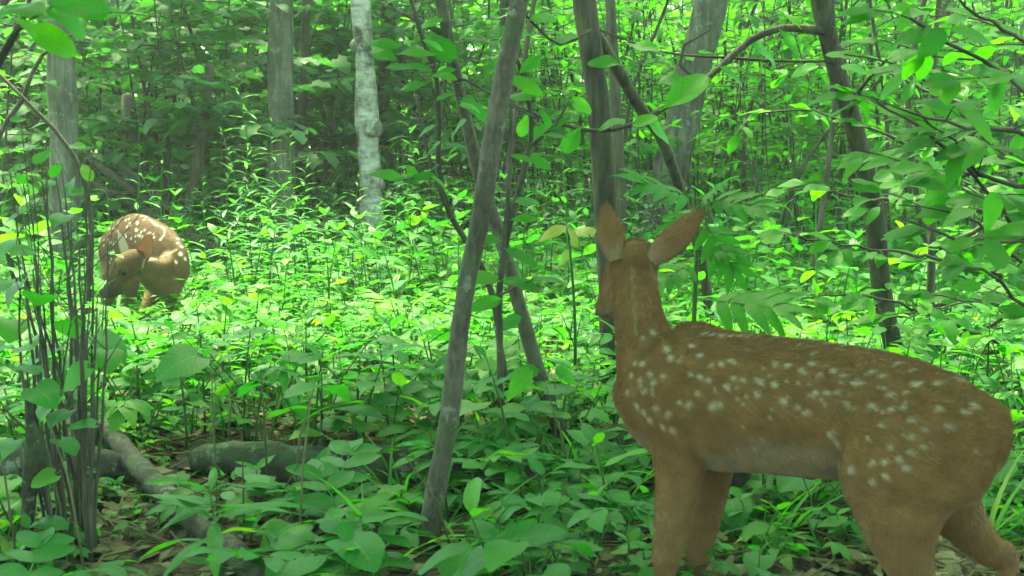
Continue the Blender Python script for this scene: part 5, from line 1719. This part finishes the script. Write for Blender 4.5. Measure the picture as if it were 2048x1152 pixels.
    def ec(V, n):
        c = np.tile(BROWN * .95, (len(V), 1))
        c[:n] = np.array([.24, .13, .075])
        t = np.tile(np.repeat(np.linspace(0, 1, 15), 11), 2)
        u = np.tile(np.tile(np.abs(np.linspace(-1, 1, 11)), 15), 2)
        c = blend(c, DARK * .7, np.clip((t - .75) * 4, 0, 1) * .6)
        c = blend(c, PALE, np.clip((.35 - t) * 3, 0, 1) * .6)
        c = blend(c, PALE, np.clip((u - .55) * 2.5, 0, 1) * np.clip((.7 - t) * 3, 0, 1) * .6)
        c = blend(c, DARK * .6, np.clip((u - .9) * 10, 0, 1) * .6)
        return c
    ey = [(P(1207, 552, 2.495) + Vector((.014, 0, 0)), .0125), (P(1283, 552, 2.52), .0135)]
    hv = [(Vector((P(1318, 1200, 2.29).x, 2.305, .0)), F), (Vector((P(1376, 1200, 2.45).x, 2.465, .0)), F), (Vector((P(1824, 1170, 2.06).x, 2.075, .0)), F), (Vector((P(1994, 1150, 2.2).x, 2.215, .0)), F)]
    finish_fawn('fawn', 'large near fawn seen from behind, head turned away with both ears up', me, [e1, e2], origin, colour, [ec, ec], 150000, .0115, flow, ey, (P(1203, 625, 2.615), .0115, None), hv, 'two spotted fawns', 1)


near_fawn()


def far_fawn():
    S = lambda px, py, d, a, b=None: (P(px, py, d), a, b if b else a)
    k = 6.0 / FPX
    F = (P(340, 520, 5.9) - P(240, 500, 6.35)).normalized()
    lat = Vector((0, 0, 1)).cross(F).normalized()
    T = [S(214, 520, 6.42, .055, .04), S(226, 502, 6.4, .10, .07), S(246, 492, 6.35, .128, .085), S(272, 482, 6.26, .13, .09), S(300, 489, 6.14, .122, .088), S(326, 503, 6.02, .118, .08), S(344, 522, 5.93, .118, .07), S(353, 545, 5.87, .095, .055), S(352, 562, 5.83, .055, .035)]
    neck = [S(346, 546, 5.87, .10, .05), S(328, 550, 5.79, .10, .05), S(311, 547, 5.73, .078, .046), S(296, 538, 5.69, .058, .043), S(279, 527, 5.645, .044, .04)]
    hl = Vector((.35, -.93, 0)).normalized()
    head = [S(281, 520, 5.62, .042, .036), S(266, 522, 5.59, .052, .045), S(250, 533, 5.565, .052, .049), S(237, 549, 5.54, .042, .036), S(225, 565, 5.52, .03, .025), S(214, 578, 5.51, .026, .023), S(206, 587, 5.505, .021, .021), S(203, 591, 5.505, .015, .017)]
    jaw = [S(268, 553, 5.585, .036, .03), S(248, 573, 5.56, .026, .024), S(224, 588, 5.53, .016, .017), S(211, 594, 5.51, .012, .013)]

    def leg(pts, foot_px, d):
        x = P(foot_px, 690, d).x
        g = gz(x, d)
        return pts + [(Vector((x, d, g + .12)), .0125, .013), (Vector((x, d, g + .055)), .014, .014), (Vector((x, d - .012, g + .025)), .011, .012)]
    l1 = leg([S(340, 565, 5.9, .05, .05), S(338, 590, 5.88, .036, .04), S(335, 615, 5.87, .025, .028), S(332, 635, 5.86, .02, .022)], 331, 5.86)
    l2 = leg([S(322, 560, 5.98, .045, .045), S(306, 590, 5.93, .034, .036), S(292, 618, 5.88, .024, .027), S(287, 640, 5.86, .02, .022)], 285, 5.86)
    l3 = leg([S(250, 520, 6.3, .07, .06), S(258, 560, 6.28, .055, .05), S(258, 595, 6.3, .034, .034), S(252, 628, 6.34, .02, .02)], 253, 6.32)
    l4 = leg([S(226, 525, 6.36, .065, .05), S(222, 560, 6.33, .05, .045), S(216, 595, 6.36, .032, .03), S(208, 625, 6.4, .02, .02)], 209, 6.38)
    tail = [S(212, 495, 6.42, .02, .018), S(206, 510, 6.44, .02, .022), S(206, 528, 6.45, .015, .018), S(207, 540, 6.45, .006, .008)]
    origin = Vector((P(290, 500, 6.1).x, 6.1, gz(P(290, 500, 6.1).x, 6.1)))
    me = fuse([(T, lat, .2), (neck, Vector((0, -1, .0)), 0), (head, hl, 0), (jaw, hl, 0), (l1, lat, 0), (l2, lat, 0), (l3, lat, 0), (l4, lat, 0), (tail, lat, 0)], .0065, origin, 6)
    tree = BVHTree.FromPolygons([v.co.copy() + origin for v in me.vertices], [tuple(p.vertices) for p in me.polygons])
    camp = Vector((0, 0, CAM_H))

    def hit(px, py):
        return tree.ray_cast(camp, (P(px, py, 6) - camp).normalized())[0]
    cv = lambda a: (190 + a[0] * 210 / 896, 410 + a[1] * 210 / 896)
    rows = [(290, 66), (320, 68), (345, 75), (365, 82), (395, 92), (420, 97), (440, 103), (470, 127), (490, 145), (510, 158), (525, 172), (545, 180), (570, 188), (588, 198), (594, 212), (592, 235), (585, 262), (562, 292),
            (425, 125), (243, 105), (265, 128), (290, 120), (200, 155), (300, 155), (305, 175), (360, 145), (365, 160), (275, 185), (125, 205), (150, 200), (172, 200), (135, 245), (195, 225), (350, 205), (365, 215), (350, 220), (425, 215), (455, 240), (475, 242), (500, 245), (385, 262), (345, 268), (368, 258),
            (405, 270), (505, 275), (310, 285), (345, 315), (265, 270), (135, 320), (160, 335), (180, 320), (155, 390), (105, 290), (80, 300), (75, 345), (130, 415), (140, 460), (125, 490), (260, 250), (395, 230),
            (705, 210), (715, 240), (708, 290), (708, 325), (740, 355), (770, 340), (730, 418), (797, 418), (770, 460), (688, 490)]
    sp, sr = [], []
    rg = np.random.default_rng(9)
    for a in rows:
        h = hit(*cv(a))
        if h is not None:
            sp.append(h); sr.append((.006 if a[0] < 620 else .0085) * rg.uniform(.75, 1.2))
    line = []
    for t in np.linspace(0, 1, 26):
        h = hit(*cv((430 + 260 * t, 468 - 85 * t + 20 * math.sin(t * 3.1))))
        if h is not None: line.append(h)
    for t in np.linspace(0, 1, 8):
        h = hit(*cv((425 - 18 * t, 468 + 65 * t)))
        if h is not None: line.append(h)
    eye = hit(244, 545)
    bro = np.array([.08, .046, .024])

    def colour(p, n):
        c = np.tile(bro, (len(p), 1))
        z = p[:, 2] - origin.z
        c = blend(c, TAN, np.clip((.42 - z) / .15, 0, 1) * .6)
        c = blend(c, PALE, np.clip((-n[:, 2] - .4) * 1.6, 0, 1) * .7)
        muz = np.array(P(204, 587, 5.51)); dm = np.sqrt(((p - muz) ** 2).sum(1))
        c = blend(c, np.array([.05, .045, .04]), np.clip((.105 - dm) / .06, 0, 1) * .85)
        hd = (p[:, 1] < 5.65) & (p[:, 0] < P(285, 500, 5.6).x)
        c = blend(c, WHITE, hd * np.clip((-n[:, 2] - .55) * 2.2, 0, 1) * np.clip((dm - .05) / .04, 0, 1) * .8)
        if eye is not None:
            de = np.sqrt(((p - np.array(eye)) ** 2).sum(1))
            c = blend(c, PALE, np.clip((.02 - np.abs(de - .022) * 3) / .02, 0, 1) * (z > eye.z - origin.z) * .4)
            c = blend(c, np.array([.04, .03, .02]), np.clip((.022 - de) / .008, 0, 1))
        c = c * (1 - .3 * hd[:, None])  # shade put into the head colour, against the direct sun on it
        c = blend(c, DARK * .8, hd * np.clip((n[:, 2] - .0), 0, 1) * .7)
        tl = p[:, 1] > 6.41
        c = blend(c, WHITE, tl * (p[:, 0] < P(213, 500, 6.44).x) * np.clip((P(208, 500, 6.45).z - p[:, 2]) / .03, 0, 1))
        jit = np.array([noise.noise(Vector(a) * 26) for a in p])
        c = c * (1 + .2 * jit[:, None])
        c = spots(c, p, sp, sr, tone=np.array([.75, .72, .6]))
        c = spots(c, p, line, [.0075] * len(line), tone=PALE * 1.5)
        return np.clip(c, 0, 1)

    def flow(p):
        f = np.tile(np.array([-F.x * .8, -F.y * .8, -.5]), (len(p), 1))
        hd = p[:, 1] < 5.68
        f[hd] = [.6, .1, .35]
        ln = np.where(p[:, 2] < .3, .5, np.where(hd, .4, 1.0))
        return f, ln
    e1 = ear_geo(P(262, 522, 5.605), P(237, 464, 5.62), Vector((-.55, -.8, .1)), .03, cup=.6)
    e2 = ear_geo(P(283, 528, 5.6), P(299, 468, 5.6), Vector((.2, -.95, .1)), .036, cup=.6)

    def ec(V, n, inner=(.36, .17, .10)):
        c = np.tile(TAN, (len(V), 1)); c[:n] = inner
        t = np.tile(np.repeat(np.linspace(0, 1, 15), 11), 2); u = np.tile(np.tile(np.abs(np.linspace(-1, 1, 11)), 15), 2)
        c = blend(c, DARK * .6, np.clip((u - .82) * 6, 0, 1) * .7)
        return c
    ey = [(Vector(eye) + Vector((.002, .0095, 0)), .0135)] if eye is not None else []
    hv = [(Vector((P(331, 690, 5.86).x, 5.84, gz(P(331, 690, 5.86).x, 5.84) - .003)), F), (Vector((P(285, 690, 5.86).x, 5.84, gz(P(285, 690, 5.86).x, 5.84) - .003)), F),
          (Vector((P(253, 690, 6.32).x, 6.3, gz(P(253, 690, 6.32).x, 6.3) - .003)), F), (Vector((P(209, 690, 6.38).x, 6.36, gz(P(209, 690, 6.38).x, 6.36) - .003)), F)]
    finish_fawn('fawn', 'spotted fawn grazing in the clearing with its neck bent back and head low', me, [e1, e2], origin, colour, [lambda V, n: ec(V, n, (.5, .45, .34)), ec], 50000, .0085, flow, ey, (P(202, 589, 5.505), .014, None), hv, 'two spotted fawns', 2)


far_fawn()


# ------------------------------------------------------------------ haze volume added as a pale veil that lifts the shadows
def haze():
    x0, x1, y0, y1, z0, z1 = -63, 63, -7, 93, -1.2, 13
    v = [(x, y, z) for z in (z0, z1) for y in (y0, y1) for x in (x0, x1)]
    q = [(0, 2, 3, 1), (4, 5, 7, 6), (0, 1, 5, 4), (2, 6, 7, 3), (0, 4, 6, 2), (1, 3, 7, 5)]
    m, nt, N, L = newmat('haze_veil')
    out = N.new('ShaderNodeOutputMaterial')
    pv = N.new('ShaderNodeVolumePrincipled')
    pv.inputs['Color'].default_value = (.86, .95, .86, 1)
    pv.inputs['Density'].default_value = .0022
    pv.inputs['Anisotropy'].default_value = .2
    L.new(pv.outputs[0], out.inputs['Volume'])
    tag(obj('haze', mesh_np('haze', v, q, smooth=False), m), 'faint pale haze added to lift the shadows in the wood', 'haze', kind='stuff')


haze()
